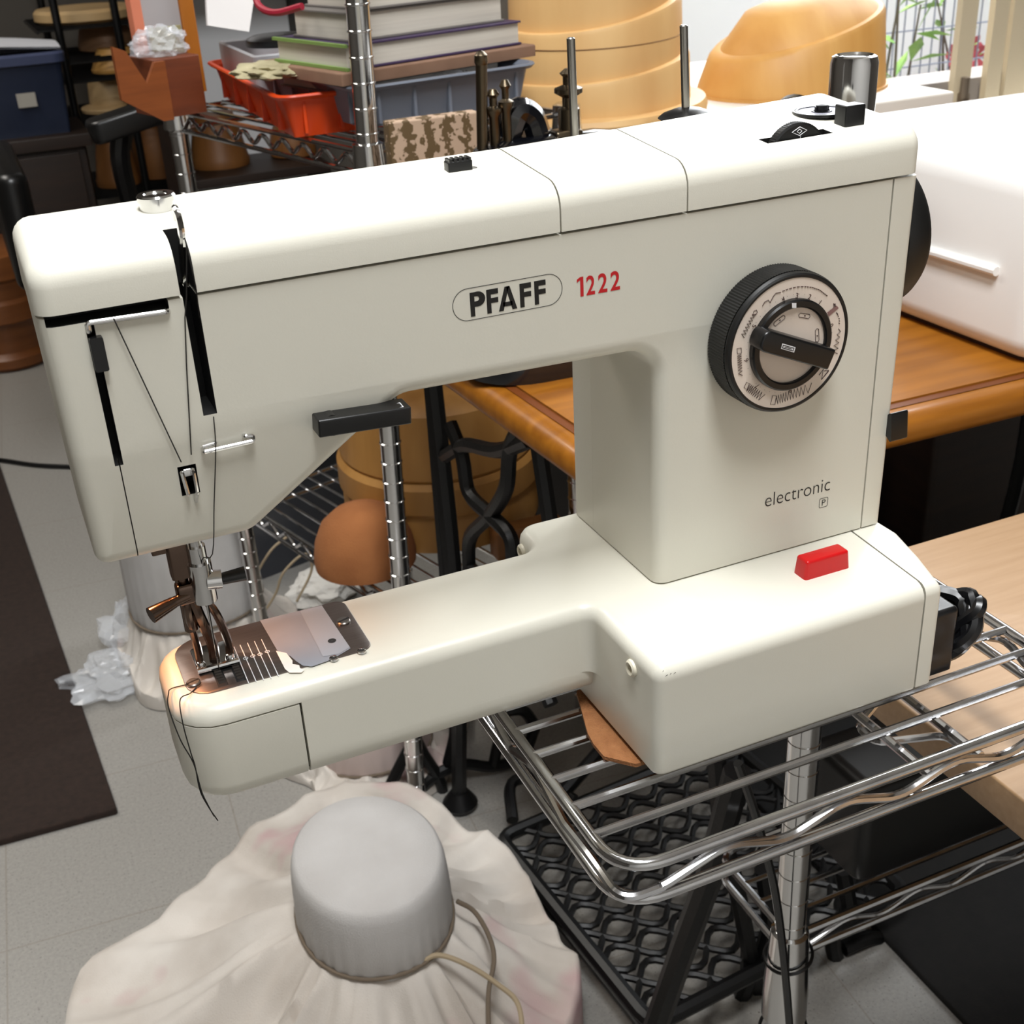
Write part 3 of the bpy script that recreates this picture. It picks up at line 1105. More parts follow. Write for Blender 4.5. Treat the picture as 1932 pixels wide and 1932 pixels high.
# latch and spring catch on the sash bar
g = G()
c = U(1822, 205, y=YW - .05)
g.rbox(c.x - .009, c.x + .009, c.y, c.y + .02, c.z - .06, c.z + .03, .004)
g.cyl((c.x - .004, c.y + .005, c.z + .02), (c.x - .004, c.y + .005, c.z + .06), .009, n=12)
for i in range(7):
    g.cyl((c.x, c.y - .001, c.z - .055 + i * .011), (c.x, c.y - .001, c.z - .050 + i * .011), .0115, n=12)
g.build('window_catch', mat('catch_metal', '8a7c6c', .45, .7), w1)

# ------------------------------------------------ garden behind the window
PATIO = mat('garden_wall_white', 'f2f3f5', .9)
struct(G().box(.3, 5.2, 3.0, 3.1, 0, 2.2).build('wall_garden', PATIO, smooth=False))
struct(G().box(.75, 5.2, YW + .13, 3.0, -.1, .2).build('ground_garden', mat('garden_paving', 'cfcac2', .9, col2='bdb8b0', scale=8), smooth=False))
FW = mat('fence_wire', '8d93a6', .6)
g = G()
a, b = U(1640, 20, y=2.6), U(1940, 20, y=2.6)
zt, zb = a.z + .5, .2
for i in range(34):
    x = a.x - .15 + i * .035
    g.cyl((x, 2.6, zb), (x, 2.6, zt), .0022, n=6)
for i in range(14):
    g.cyl((a.x - .15, 2.6, zb + i * .1), (a.x - .15 + 33 * .035, 2.6, zb + i * .1), .0022, n=6)
tag(g.build('wire_fence', FW), 'pale grid wire fence standing in the bright garden outside the window', 'fence')
LEAF = mat('leaf_green', '7fae5c', .6, col2='a6c96e', scale=30)
FLOW = mat('flower_red', 'd0606a', .6)
STEM = mat('stem_brown', '6d6258', .8)


def garden_plant(name, c, h, nl, spread, fl, label):
    rnd = random.Random(int(c[0] * 1000))
    t = thing(name, label, 'plant', (c[0], c[1], .2))
    g = G()
    gl = G()
    gf = G()
    for s in range(5):
        top = Vector((rnd.uniform(-1, 1) * spread, rnd.uniform(-.08, .08), h * rnd.uniform(.7, 1)))
        pth = spline([(0, 0, 0), top * .4 + Vector((rnd.uniform(-.05, .05), 0, .05)), top], 5)
        g.tube(pth, [.006 * (1 - i / len(pth) * .7) for i in range(len(pth))], n=6)
        for k in range(nl):
            q = pth[rnd.randrange(4, len(pth))]
            d = Vector((rnd.uniform(-1, 1), rnd.uniform(-.7, .7), rnd.uniform(-.3, .8))).normalized()
            w = d.cross(Vector((0, .3, 1))).normalized()
            L = rnd.uniform(.07, .13)
            gl.add([q, q + d * L * .5 + w * L * .16 + Vector((0, 0, .008)), q + d * L, q + d * L * .5 - w * L * .16 + Vector((0, 0, .008))], [(0, 1, 2, 3)])
        if fl:
            for k in range(3):
                q = pth[rnd.randrange(5, len(pth))] + Vector((rnd.uniform(-.06, .06), -.03, rnd.uniform(-.05, .05)))
                gf = G()
                for j in range(6):
                    an = j * pi / 3
                    gf.add([q, q + Vector((.03 * cos(an - .4), -.006, .03 * sin(an - .4))), q + Vector((.038 * cos(an), -.01, .038 * sin(an))), q + Vector((.03 * cos(an + .4), -.006, .03 * sin(an + .4)))], [(0, 1, 2, 3)])
                gf.build('flower', FLOW, t, smooth=False)
    g.build('stem', STEM, t)
    gl.build('leaves', LEAF, t, smooth=False)
    return t


c = U(1672, 80, y=2.2)
garden_plant('garden_shrub', (c.x, 2.2), c.z + .10, 9, .12, False, 'green leafy shrub outside the window, beside the tall chrome post')
c = U(1745, 40, y=2.9)
garden_plant('flowering_shrub', (c.x + .05, 2.8), c.z + .15, 5, .30, True, 'shrub with pinkish red flowers outside, left of the first window bar')
c = U(1870, 90, y=2.9)
garden_plant('flowering_shrub', (c.x + .05, 2.8), c.z + .1, 5, .15, True, 'shrub with pinkish red flowers outside, between the two window bars')

# ================================================================== CHROME WIRE SHELF UNDER THE MACHINE


def zigzag(g, p, q, n, z0, z1, r, nrm, start=0):
    """wavy wire between the two rails from p to q"""
    p, q = Vector(p), Vector(q)
    pts = []
    for i in range(2 * n + 1):
        t = i / (2 * n)
        c = p.lerp(q, t)
        c.z = z1 if (i + start) % 2 else z0
        pts.append(c + Vector(nrm))
    g.tube(arcpath(pts, .011, 4), r, n=8)


SX0, SX1, SY0, SY1 = -.0435, .251, -.0440, .1475
RZ, RL = H - .0056, H - .0262
WS = thing('wire_shelf', 'chrome wire shelf with zigzag edge carrying the cream sewing machine', 'shelf', (0, 0, 0))
for z, nm in ((RZ, 'upper_rail'), (RL, 'lower_rail')):
    g = G()
    g.tube(arcpath([(SX0, SY0, z), (SX1, SY0, z), (SX1, SY1, z), (SX0, SY1, z)], .024, 8, True), .0033, n=12, loop=True)
    g.build(nm, CHROMEW, WS)
lows = [U(*p, y=SY0).x for p in ((1252, 1665), (1479, 1588), (1687, 1516), (1890, 1454))]
g = G()
stp = (lows[3] - lows[0]) / 3
pts = []
zl, zh = RL + .0045, RZ - .0045
# along the left side, round the corner, along the front, right side
ys = [SY1 - .03 - i * stp * .5 for i in range(int((SY1 - .03 - SY0 - .03) / (stp * .5)) + 1)]
for i, y in enumerate(ys):
    pts.append(Vector((SX0, y, zl if (len(ys) - i) % 2 else zh)))
path = arcpath(pts, .010, 5)
path += arcpath([pts[-1], (SX0, SY0 + .03, zl + .002), (SX0, SY0, zl), (lows[0], SY0, zl)], .022, 8)[1:]
pts = [Vector((lows[0], SY0, zl))]
x = lows[0] + stp * .5
i = 1
while x < SX1 - .02:
    pts.append(Vector((x, SY0, zh if i % 2 else zl)))
    x += stp * .5
    i += 1
path += arcpath([path[-2]] + pts, .010, 5)[2:]
g.tube(path, .0024, n=8)
g.build('zigzag_wire', CHROMEW, WS)
g = G()
zigzag(g, (SX1, SY0 + .012, 0), (SX1, SY1 - .02, 0), 4, zl, zh, .0024, (0, 0, 0))
g.build('zigzag_wire', CHROMEW, WS)
for (xa, xb) in ((.1335, .1665),):
    for x in (xa, xb):
        g = G()
        g.tube([(x, SY0, RZ - .009), (x, SY1, RZ - .009)], .0026, n=8)
        g.build('cross_brace', CHROMEW, WS)
g = G()
xm = (.1335 + .1665) / 2
pts = []
n_ = 12
for i in range(n_):
    pts.append((.1335 if (i // 2) % 2 else .1665, SY0 + .01 + (SY1 - SY0 - .02) * i / (n_ - 1), RZ - .013 - (0.004 if (i // 2) % 2 else 0)))
g.tube(arcpath(pts, .006, 4), .0022, n=8)
g.build('brace_zigzag', CHROMEW, WS)
wy = -.0157
k = 0
while wy < SY1 - .01:
    g = G()
    g.tube([(SX0, wy, H - .0045), (SX1, wy, H - .0045)], .0023, n=8)
    g.build('deck_wire', CHROMEW, WS)
    wy += .0223
# felt pad under the machine
FELT = mat('brown_felt', '84542f', .95, col2='96653d', scale=160, bump=.8, bscale=900)
fp = [U(*p, z=H - .0021) for p in ((1110, 1345), (1150, 1330), (1230, 1440), (1200, 1448), (1128, 1440), (1120, 1410), (1109, 1390))]
fp = [(p.x, p.y) for p in fp]
cxm, cym = .03, .06
g = G()
pp_ = [(fp[4][0] + .004, fp[4][1] + .001), fp[3], (.05, fp[3][1]), (.05, .09), (fp[0][0] + .002, .086), fp[6], fp[5]]
g.prism(pp_, .002, H - .0021, H + .0001, n=2)
tag(g.build('felt_pad', FELT), 'scrap of brown felt sticking out under the machine base', 'felt')

# ------------------------------------------------ chrome post rack behind the machine
CR = thing('wire_rack', 'chrome post with domed cap and low wire shelf, right behind the machine', 'rack', (.2195, .166, 0))
g = G()
ztop_ = H + .303
prof = [(.0122, .02)]
for i in range(27):
    z = .06 + i * .0254
    prof += [(.0122, z - .0009), (.0117, z - .0003), (.0117, z + .0003), (.0122, z + .0009)]
prof.append((.0122, ztop_ - .03))
g.lathe(prof, n=28)
g.build('post', CHROME, CR)
g = G()
g.lathe([(.0128, ztop_ - .058), (.0132, ztop_ - .056), (.0132, ztop_ - .004), (.0122, ztop_ - .0008), (.0105, ztop_), (.009, ztop_ - .0012), (.0001, ztop_ - .0016)], n=32)
g.build('post_cap', CHROME, CR)
g = G()
g.lathe([(.0124, RZ + .006), (.0165, RZ + .004), (.0185, RZ - .026), (.0124, RZ - .030)], n=24)
g.build('upper_collar', CHROME, CR)
zc = H - .375
g = G()
g.lathe([(.0124, zc + .02), (.0150, zc + .018), (.0185, zc - .045), (.0185, zc - .075), (.0124, zc - .08)], n=28)
g.build('collar', CHROME, CR)
for dz in (.022, -.062):
    g = G()
    g.tube([(.0190 * cos(t), .0190 * sin(t), zc + dz - .03 + .004 * cos(t)) for t in [2 * pi * i / 24 for i in range(24)]], .0014, n=6, loop=True)
    g.build('collar_ring', BLACK, CR)
g = G()
g.lathe([(.010, 0), (.022, .002), (.022, .012), (.012, .022)], n=20)
g.build('foot', BLACK, CR)
zl_ = U(1517, 1757, y=.166).z
for z in (zl_, zl_ - .021):
    g = G()
    g.tube(arcpath([(.0125, 0, z), (.62, 0, z), (.62, .105, z), (.0, .105, z), (0, .0125, z)], .02), .0033, n=8)
    g.build('low_shelf_rail', CHROMEW, CR)
g = G()
zigzag(g, (.02, 0, 0), (.60, 0, 0), 8, zl_ - .017, zl_ - .004, .0024, (0, 0, 0))
g.build('low_shelf_zigzag', CHROMEW, CR)
for i in range(4):
    y = .02 + i * .0223
    g = G()
    g.tube([(.0 if i else .01, y, zl_ + .001), (.62, y, zl_ + .001)], .0022, n=6)
    g.build('low_shelf_wire', CHROMEW, CR)
# black cord hanging beside the post
g = G()
g.tube(spline([U(1392, 1440, y=.118), U(1420, 1520, y=.12), U(1440, 1590, y=.125), U(1462, 1680, y=.13), U(1478, 1800, y=.135), U(1490, 1940, y=.14), U(1500, 2100, y=.14)], 6), .0032, n=8)
tag(g.build('hanging_cord', BLACK), 'black cord hanging down against the chrome post below the shelf', 'cord')
# plug and cord bundle behind the machine
PLUG = mat('plug_rubber', '0b0b0d', .28)
pk = thing('power_plug', 'black foot-control plug with bundled cord, on the shelf right of the machine base', 'plug', (.196, .030, H - .002))
g = G()
g.rbox(-.024, -.002, -.020, .024, .0, .040, .003)
g.build('plug_body', PLUG, pk)
g = G()
rnd = random.Random(5)
for k in range(4):
    c = Vector((.005 + k * .003, -.004 + rnd.uniform(-.003, .003), .018 + rnd.uniform(-.002, .001)))
    pts = [c + Vector((.007 * cos(t) * (1 + .6 * rnd.random()), .014 * sin(t) * (.8 + .4 * rnd.random()), .0125 * sin(t + .9 + k * .5) * (.8 + .4 * rnd.random()))) for t in [2 * pi * i / 9 for i in range(9)]]
    pts = [Vector((p.x, p.y, max(p.z, .0045))) for p in pts]
    g.tube(spline(pts, 5, True), .0042, n=8, loop=True)
g.tube(spline([(-.004, .010, .022), (.008, .016, .026), (.018, .012, .020), (.014, .0, .012)], 5), .0055, n=8)
g.build('cord_bundle', PLUG, pk)

bcx = thing('shade_case', 'added black case deepening the shade on the low wire shelf below the worktable', 'case', (.44, .185, zl_ + .0034))  # added box, only there to darken the space under the worktable
g = G()
g.rbox(-.14, .38, 0, .078, 0, .10, .012, .010, .004)
g.build('case_body', BLACKR, bcx)
g = G()
g.tube(arcpath([(.06, .04, .099), (.06, .04, .125), (.18, .04, .125), (.18, .04, .099)], .012), .006, n=10)
g.build('case_handle', BLACK, bcx)
# ================================================================== LIGHT WOOD WORKTABLE (right)
MAPLE = mat('maple_board', 'ab8b69', .42, col2='a07f5c', scale=14, stretch=(1, 14, 14), detail=5)
ZB = H - .080
c = U(1431, 1113, z=ZB)
WT = thing('worktable', 'light maple worktable right of the machine, partly below the wire shelf', 'table', (c.x, c.y, 0))
g = G()
g.rbox(0, 1.15, -.95, 0, ZB - .026, ZB, .002, .0015, .0015)
g.build('tabletop', MAPLE, WT)
IRON = mat('black_cast_iron', '0c0c0d', .42, .2, bump=.2, bscale=200)
for x in (.70, 1.08):
    g = G()
    for y in (-.10, -.85):
        g.cyl((x, y, .0), (x, y, ZB - .02), .018, n=12)
    g.box(x - .012, x + .012, -.86, -.09, ZB - .055, ZB - .0262)
    g.build('table_frame', IRON, WT)

# ================================================================== TREADLE TABLE BEHIND
OAK = mat('golden_oak', 'a3661a', .36, col2='875010', scale=5, stretch=(1.5, 14, 14), detail=6, coat=.1)
OAKD = mat('oak_inlay', '6d3812', .4)
ZT = H - .028
TT = thing('treadle_table', 'golden oak treadle table with black cast iron legs behind the machine', 'table', (0, 0, 0))
tpl = [(.171, .3535), (1.25, .335), (1.25, .845), (.141, .845)]
g = G()
g.prism(tpl, [.012, .01, .01, .012], ZT - .032, ZT - .003, r1=.016, r0=.008, k=6)
g.build('tabletop', OAK, TT)
g = G()
o_ = rpoly(tpl, .01, .020, 4)
i_ = rpoly(tpl, .01, .028, 4)
g.prism([p for p in rpoly(tpl, 0, .0285)], 0, ZT - .01, ZT)
g.build('top_panel', OAK, TT)
g = G()
g.loft([[(x, y, ZT - .0022) for x, y in o_], [(x, y, ZT - .0016) for x, y in i_]], caps=False)
g.build('inlay_groove', OAKD, TT)


def iron(strokes, r, name, parent, **plane):
    g = G()
    for s in strokes:
        g.tube(spline([U(*p, **plane) for p in s], 5) if len(s) > 2 else [U(*p, **plane) for p in s], r, n=8)
    return g.build(name, IRON, parent)


XLG = .19
leg = iron([[(806, 700), (814, 746), (839, 1063), (850, 1190), (858, 1290)],
      [(850, 800), (872, 860), (885, 930), (925, 972), (962, 1012), (968, 1060)],
      [(985, 800), (962, 850), (955, 920), (925, 972), (888, 1012), (885, 1070), (890, 1150)],
      [(840, 860), (880, 840), (940, 850), (1000, 830)],
      [(968, 1060), (985, 1130), (1010, 1250), (1040, 1330)],
      [(885, 1070), (940, 1120), (985, 1130), (1040, 1080)],
      [(1005, 770), (1040, 1000), (1075, 1250)]], .0085, 'left_leg_frame', TT, x=XLG)
g = G()
g.tube([(XLG, .40, ZT - .03), (XLG, .86, ZT - .03)], .012, n=8)
for y in (.84,):
    g.tube(spline([(XLG, y, ZT - .03), (XLG, y + (.02 if y < .6 else -.02), .35), (XLG, y - (.03 if y < .6 else -.03), .03)], 6), .011, n=8)
    g.lathe([(.02, 0), (.025, .01), (.012, .03)], (XLG, y - (.03 if y < .6 else -.03), 0), n=16)
g.build('leg_frame_bars', IRON, TT)
g = G()
for y in (.42, .84):
    g.tube(spline([(1.1, y, ZT - .03), (1.1, y + (.02 if y < .6 else -.02), .35), (1.1, y - (.03 if y < .6 else -.03), .0)], 6), .011, n=8)
g.tube([(1.1, .40, .10), (1.1, .87, .10)], .010, n=8)
for s in (-1, 1):
    g.tube(spline([(1.1, .63 + s * .15, .65), (1.1, .63 + s * .04, .5), (1.1, .63 - s * .1, .35), (1.1, .63 - s * .04, .2), (1.1, .63 + s * .12, .1)], 6), .009, n=8)
g.build('right_leg_frame', IRON, TT)
# foot pedal with wavy lattice
pa = [U(*p, z=.05) for p in ((925, 1588), (1205, 1940))]
e = (pa[1] - pa[0])
ev = Vector((e.x, e.y, 0)).normalized()
eu = Vector((-ev.y, ev.x, 0))
if eu.x < 0:
    eu = -eu
PW, PD = .37, .345


def PP(u, v, z=.05):
    return pa[0] + eu * (u + .014) + ev * v + Vector((0, 0, z - .05))


g = G()
g.tube(arcpath([PP(0, 0), PP(PW, 0), PP(PW, PD), PP(0, PD)], .02, 4, True), .0095, n=8, loop=True)
ped = g.build('pedal_frame', IRON, TT)
g = G()
nr, nx = 9, 8
for r in range(nr):
    for ph in (0, 1):
        v0 = PD * (r + .5) / nr
        pts = []
        for i in range(41):
            u = PW * i / 40
            pts.append(PP(u, v0 + (1 if ph else -1) * (PD / nr * .5) * sin(2 * pi * nx * .5 * u / PW + (pi / 2 if r % 2 else 0)) , .05))
        g.tube(pts, .0042, n=6)
g.build('pedal_lattice', IRON, TT)
g = G()
for t in ([PP(.12, -.01), PP(.10, -.06, .06), PP(.06, -.075, .06), PP(.03, -.02)], ):
    g.tube(spline(t, 6), .008, n=8)
g.tube([PP(.0, .02, .03), PP(.0, PD - .02, .03)], .006, n=6)
g.tube([PP(.10, -.02, .055), PP(.32, -.12, .08)], .010, n=8)
g.build('pedal_brace', IRON, TT)
g = G()
for s in ([(1392, 1455), (1340, 1650), (1290, 1785), (1236, 1940), (1200, 2040)],):
    g.tube([U(*p, y=.36) if 0 else U(*p, y=.30 + .02 * i) for i, p in enumerate(s)], .013, n=8)
for s in ([(1352, 1430), (1362, 1560), (1395, 1700), (1440, 1932)], [(1590, 1640), (1600, 1720), (1570, 1760), (1585, 1820), (1640, 1830), (1660, 1790)],
          [(1700, 1930), (1722, 1850), (1700, 1800), (1650, 1770), (1590, 1790)], [(1440, 1640), (1450, 1760), (1400, 1880), (1380, 1960)], [(1500, 1870), (1600, 1850), (1740, 1870), (1900, 1830)], [(1560, 1960), (1600, 1890), (1660, 1870)], [(1800, 1932), (1850, 1860), (1932, 1850)]):
    g.tube(spline([U(*p, y=.42) for p in s], 5), .010, n=8)
g.build('treadle_linkage', IRON, TT)
# iron brace on the floor behind the cloth block
ib = thing('iron_stand_brace', 'curved black iron brace on the floor, behind the nearest cloth-covered hat block', 'stand', U(800, 1490, z=0))
b = iron([[(722, 1512), (752, 1450), (782, 1390), (800, 1340)], [(782, 1390), (800, 1425), (828, 1470), (840, 1510)], [(775, 1512), (815, 1468), (870, 1442), (930, 1446), (985, 1425), (1010, 1370)], [(1010, 1370), (985, 1340), (940, 1345)], [(930, 1446), (945, 1395), (985, 1390)], [(850, 1330), (858, 1380), (845, 1440)]], .0085, 'brace_bars', None, y=.915)
b.parent = ib
b.matrix_parent_inverse = Matrix.Translation(-ib.location)

# ------------------------------------------------ white machine case on the oak table
CASEM = mat('white_case_plastic', 'f3f1ee', .38, bump=.05, bscale=700)
cs = thing('sewing_machine_case', 'white plastic sewing machine case on the oak table at the right', 'case', (0, 0, ZT))
g = G()
cp = [(.606, .372), (1.0, .35), (1.0, .72), (.597, .72)]
g.prism(cp, [.03, .03, .03, .03], 0.002, .178, r1=.030, r0=.022, n=8, k=6)
g.v = [(x + (z - .07) * .10 * (1 if x < .8 else -1) * (1 if z > .07 else 0), y, z) for x, y, z in g.v]
g.build('case_shell', CASEM, cs)
g = G()
a, b = U(1742, 470, x=.604), U(1882, 512, x=.606)
g.tube([(.603, a.y, a.z - ZT), (.605, b.y, b.z - ZT)], .0045, n=10)
g.build('case_ridge', CASEM, cs)
g = G()
g.prism([(.62, .385), (.98, .365), (.98, .70), (.61, .70)], .02, 0, .004)
g.build('case_base', mat('case_base_dark', '3a2418', .6), cs)

# ------------------------------------------------ vintage black machine on the oak table
JAP = mat('black_japan_enamel', '0a0b10', .15, coat=.6)
BRASS = mat('aged_nickel', '655a4a', .32, 1.0)
vb = U(1000, 725, z=ZT)
VM = thing('vintage_sewing_machine', 'black old sewing machine with nickel fittings, on the oak table behind', 'sewing machine', (vb.x, vb.y, ZT))
g = G()
g.prism([(-.045, .0), (.33, -.02), (.33, .16), (-.045, .16)], [.06, .02, .02, .06], 0, .022, r1=.004, n=8)
g.build('bed', JAP, VM)
g = G()
ytp = vb.y + .06
ar = U(960, 262, y=ytp)
axz = ar.z - ZT
ax0 = U(893, 262, y=ytp).x - vb.x
g.tube(spline([(ax0 + .02, .06, axz - .025), (ax0 + .10, .06, axz - .03), (.18, .06, axz - .045), (.25, .06, axz - .05), (.275, .06, axz - .09), (.28, .06, .1), (.28, .06, .02)], 6), [.024, .025, .026, .026, .027, .028, .03, .032, .032, .034] + [.034] * 50, n=16)
g.build('arm', JAP, VM)
g = G()
g.rbox(ax0, ax0 + .052, .035, .085, .095, axz - .004, .018, .012, .006)
g.build('head', JAP, VM)
g = G()
p0, p1 = U(908, 238, y=ytp), U(908, 122, y=ytp)
org = Vector((vb.x, vb.y, ZT))
g.cyl(p0 - org + Vector((0, 0, -.02)), p1 - org, .0052, n=14)
g.lathe([(.0052, 0), (.0062, .002), (.0058, .008), (.003, .011), (.0001, .012)], p1 - org, n=14)
g.build('thread_post', BRASS, VM)
for (px, py, h, r) in ((933, 240, .030, .006), (956, 232, .034, .0055)):
    p = U(px, py, y=ytp) - org
    g = G()
    g.lathe([(r * .8, -.02), (r * .8, h * .3), (r * 1.3, h * .45), (r * 1.3, h * .55), (r * .6, h * .62), (r * .6, h * .85), (r, h * .95), (r * .5, h * 1.1)], p, n=16)
    g.build('tension_knob', BRASS, VM)
g = G()
g.tube(spline([U(*p, y=ytp + .01) - org for p in ((955, 262), (975, 212), (1000, 220), (1012, 250), (1020, 280))], 5), .013, n=10)
g.build('bobbin_winder_arm', JAP, VM)
g = G()
p = U(1074, 230, y=ytp) - org
g.lathe([(.010, -.03), (.010, .012), (.006, .014), (.006, .022), (.013, .026), (.013, .030), (.005, .033), (.005, .040), (.008, .043), (.003, .047)], p, n=16)
g.rbox(p.x - .018, p.x + .010, p.y - .01, p.y + .01, p.z - .03, p.z - .006, .003)
g.build('stop_motion_knob', BRASS, VM)
g = G()
g.lathe([(.03, 0), (.062, .002), (.065, .008), (.062, .016), (.03, .018)], (.325, .06, axz - .06), (1, 0, 0), 40)
g.build('balance_wheel', JAP, VM)

# ================================================================== WINDOW COUNTER WITH HAT BLOCKS
COUNTER = mat('counter_top_white', 'e8e2d8', .5)
ZK = H + .105
kt = thing('window_counter', 'white counter by the window carrying the two big wooden hat blocks', 'counter', (.52, .96, 0))
g = G()
g.rbox(-.05, .502, 0, .50, ZK - .03, ZK, .004)
g.build('counter_top', COUNTER, kt)
g = G()
g.box(.0, .48, .06, .48, 0, ZK - .03)
g.build('cabinet_body', mat('dark_cabinet_paint', '17120f', .6), kt)
BLK = mat('hat_block_wood', 'dfb87e', .5, col2='cfa268', scale=5, stretch=(3, 3, .6), detail=5)
BLK2 = mat('hat_block_wood_orange', 'd3a25c', .5, col2='c18c46', scale=4, stretch=(7, 3, .5), detail=5)
CRACK = mat('wood_joint_line', '6a4420', .7)
hb = thing('tiered_hat_block', 'tall tiered blond wood hat block with brim, by the bright window', 'hat block', (.545, 1.12, ZK))
RB = .152


def hring(r, h, wav, sx=1.0, n=64):
    return [(r * sx * cos(t), r * sin(t), h + wav * (.6 * cos(t) + .10 * cos(2 * t + .4))) for t in [2 * pi * i / n for i in range(n)]]


g = G()
g.loft([hring(RB * .9, 0, 0), hring(RB, .004, 0), hring(RB * 1.01, .012, 0.004), hring(RB * .99, .019, .006), hring(RB * .86, .020, .004), hring(RB * .5, .020, 0)])
g.build('brim', BLK, hb)
g = G()
tiers = []
for (r, z0, z1, w0, w1) in ((.131, .012, .068, 0, .022), (.1195, .068, .132, .022, .030), (.107, .132, .225, .030, .01)):
    tiers += [hring(r * 1.0, z0, w0), hring(r * 1.0, z0 + .004, w0), hring(r * .985, z1 - .006, w1), hring(r * .97, z1 - .001, w1), hring(r * .935, z1, w1)]
tiers += [hring(.085, .243, .004), hring(.05, .250, 0), hring(.001, .252, 0)]
g.loft(tiers)
g.build('crown', BLK, hb)
g = G()
g.tube(hring(.1186, .100, .004), .0006, n=4, loop=True)
g.build('joint_line', CRACK, hb)
h2p = U(1490, 205, y=1.13)
h2 = thing('slanted_hat_block', 'golden wood hat block with slanted ridged top, left of the chrome post', 'hat block', (.872, 1.13, ZK))
g = G()


def ering(a, b, h, tilt, ox=0, n=56):
    return [(ox + a * cos(t), b * sin(t), h + tilt * (ox + a * cos(t)) + .012 * (sin(t) ** 2 if False else 0)) for t in [2 * pi * i / n for i in range(n)]]


g.loft([ering(.140, .12, 0, 0), ering(.139, .119, .01, 0), ering(.128, .108, .074, .24, .004), ering(.123, .103, .080, .24, .006), ering(.114, .095, .081, .24, .008), ering(.085, .07, .112, .15, .012), ering(.045, .035, .122, .12, .016), ering(.001, .001, .123, .1, .016)])
g.build('crown', BLK2, h2)
g = G()
for i in range(1):
    g.loft([ering(.143, .123, .0, 0), ering(.143, .123, .004, 0)])
g.build('base_board', BLK2, h2)
rod = U(1646, 30, y=1.40)
g = G()
g.cyl((rod.x, 1.40, ZK), (rod.x, 1.40, ZK + .5), .0035, n=10)
tag(g.build('thin_rod', mat('rod_grey', 'a4a6a4', .4, .6)), 'thin grey upright rod by the window, just above the domed chrome post', 'rod')

#STAGE3
# ================================================================== CHROME SHELF WITH TRAYS
TH = radians(16)
UA = Vector((.154, .88, 0))
EX, EY = Vector((cos(TH), sin(TH), 0)), Vector((-sin(TH), cos(TH), 0))


def loc(u, v, z):
    return UA + EX * u + EY * v + Vector((0, 0, z))


def UL(px, py, u=None, v=None, z=None):
    """photo pixel to shelf coordinates on plane u=, v= or z="""
    r = _M @ Vector(((px - 966) / 2336, -(py - 966) / 2336, -1))
    if z is not None:
        t = (z - CAMP.z) / r.z
    elif v is not None:
        t = ((UA - CAMP).dot(EY) + v) / r.dot(EY)
    else:
        t = ((UA - CAMP).dot(EX) + u) / r.dot(EX)
    q = CAMP + r * t - UA
    return Vector((q.dot(EX), q.dot(EY), q.z))


ZD = H + .143
SW, SD = .285, .455
TS = thing('tray_shelf', 'chrome wire shelving unit with the plastic trays, left of the tiered hat block', 'shelf', (.154, .88, 0), TH)
LEAN = -.026
for i, (u, v) in enumerate(((0, 0), (0, SD), (SW, 0), (SW, SD))):
    g = G()
    prof = [(.0122, .02)]
    for k in range(54):
        z = .06 + k * .0254
        prof += [(.0122, z - .0012), (.0132, z - .0006), (.0132, z + .0006), (.0122, z + .0012)]
    if u or v:
        prof = [q_ for q_ in prof if q_[1] < ZD - .002]
    prof.append((.0122, ZD + .008 if u or v else 1.46))
    g.lathe(prof, (u, v, 0), n=20)
    if i == 0:
        g.v = [(x + LEAN * (ZD - z) * cos(TH), y - LEAN * (ZD - z) * sin(TH), z) for x, y, z in g.v]
    p = g.build('post', CHROME, TS)
    for zz_ in (ZD, .325) if u or v else (ZD, .325, 1.42):
        g = G()
        dx = LEAN * (ZD - zz_) if i == 0 else 0
        g.lathe([(.0125, .012), (.0165, .010), (.0185, -.022), (.0125, -.026)], (u + dx * cos(TH), v - dx * sin(TH), zz_), n=20)
        g.build('collar', CHROME, p)
for zz_ in (ZD, .325):
    for dz in (0, -.024):
        g = G()
        g.tube(arcpath([(0, 0, zz_ + dz), (SW, 0, zz_ + dz), (SW, SD, zz_ + dz), (0, SD, zz_ + dz)], .015, 4, True), .0032, n=8, loop=True)
        g.build('shelf_rail', CHROMEW, TS)
    g = G()
    zigzag(g, (0, .02, 0), (0, SD - .02, 0), 9, zz_ - .021, zz_ - .003, .0028, (0, 0, 0))
    g.build('side_zigzag', CHROMEW, TS)
    g = G()
    zigzag(g, (.02, 0, 0), (SW - .02, 0, 0), 5, zz_ - .021, zz_ - .003, .0028, (0, 0, 0))
    g.build('front_zigzag', CHROMEW, TS)
    for i in range(11):
        x = .022 + i * .024
        g = G()
        g.tube([(x, 0, zz_ + .002), (x, SD, zz_ + .002)], .0022, n=6)
        g.build('deck_wire', CHROMEW, TS)
ZDK = ZD + .0042


def tray(name, label, fl, rot, w, d, h, m, group=None, zb=ZDK, r=.02):
    t = thing(name, label, 'tray', (fl.x, fl.y, zb), rot, group)
    g = G()
    P = [(0, 0), (w, 0), (w, d), (0, d)]
    R = [r] * 4
    rings = []
    for off, z in ((.016, 0), (.006, h * .86), (.000, h * .88), (-.004, h * .96), (-.003, h), (.002, h), (.008, h * .9), (.018, .004)):
        rings.append([(x, y, z) for x, y in rpoly(P, R, off, 5)])
    g.loft(rings)
    for k in range(5):
        x = w * (.12 + .19 * k)
        g.rbox(x, x + .004, .006, .014, h * .1, h * .82, .001)
    for k in range(5):
        y = d * (.12 + .19 * k)
        g.rbox(.006, .014, y, y + .004, h * .1, h * .82, .001)
    g.build('tray_shell', m, t)
    return t


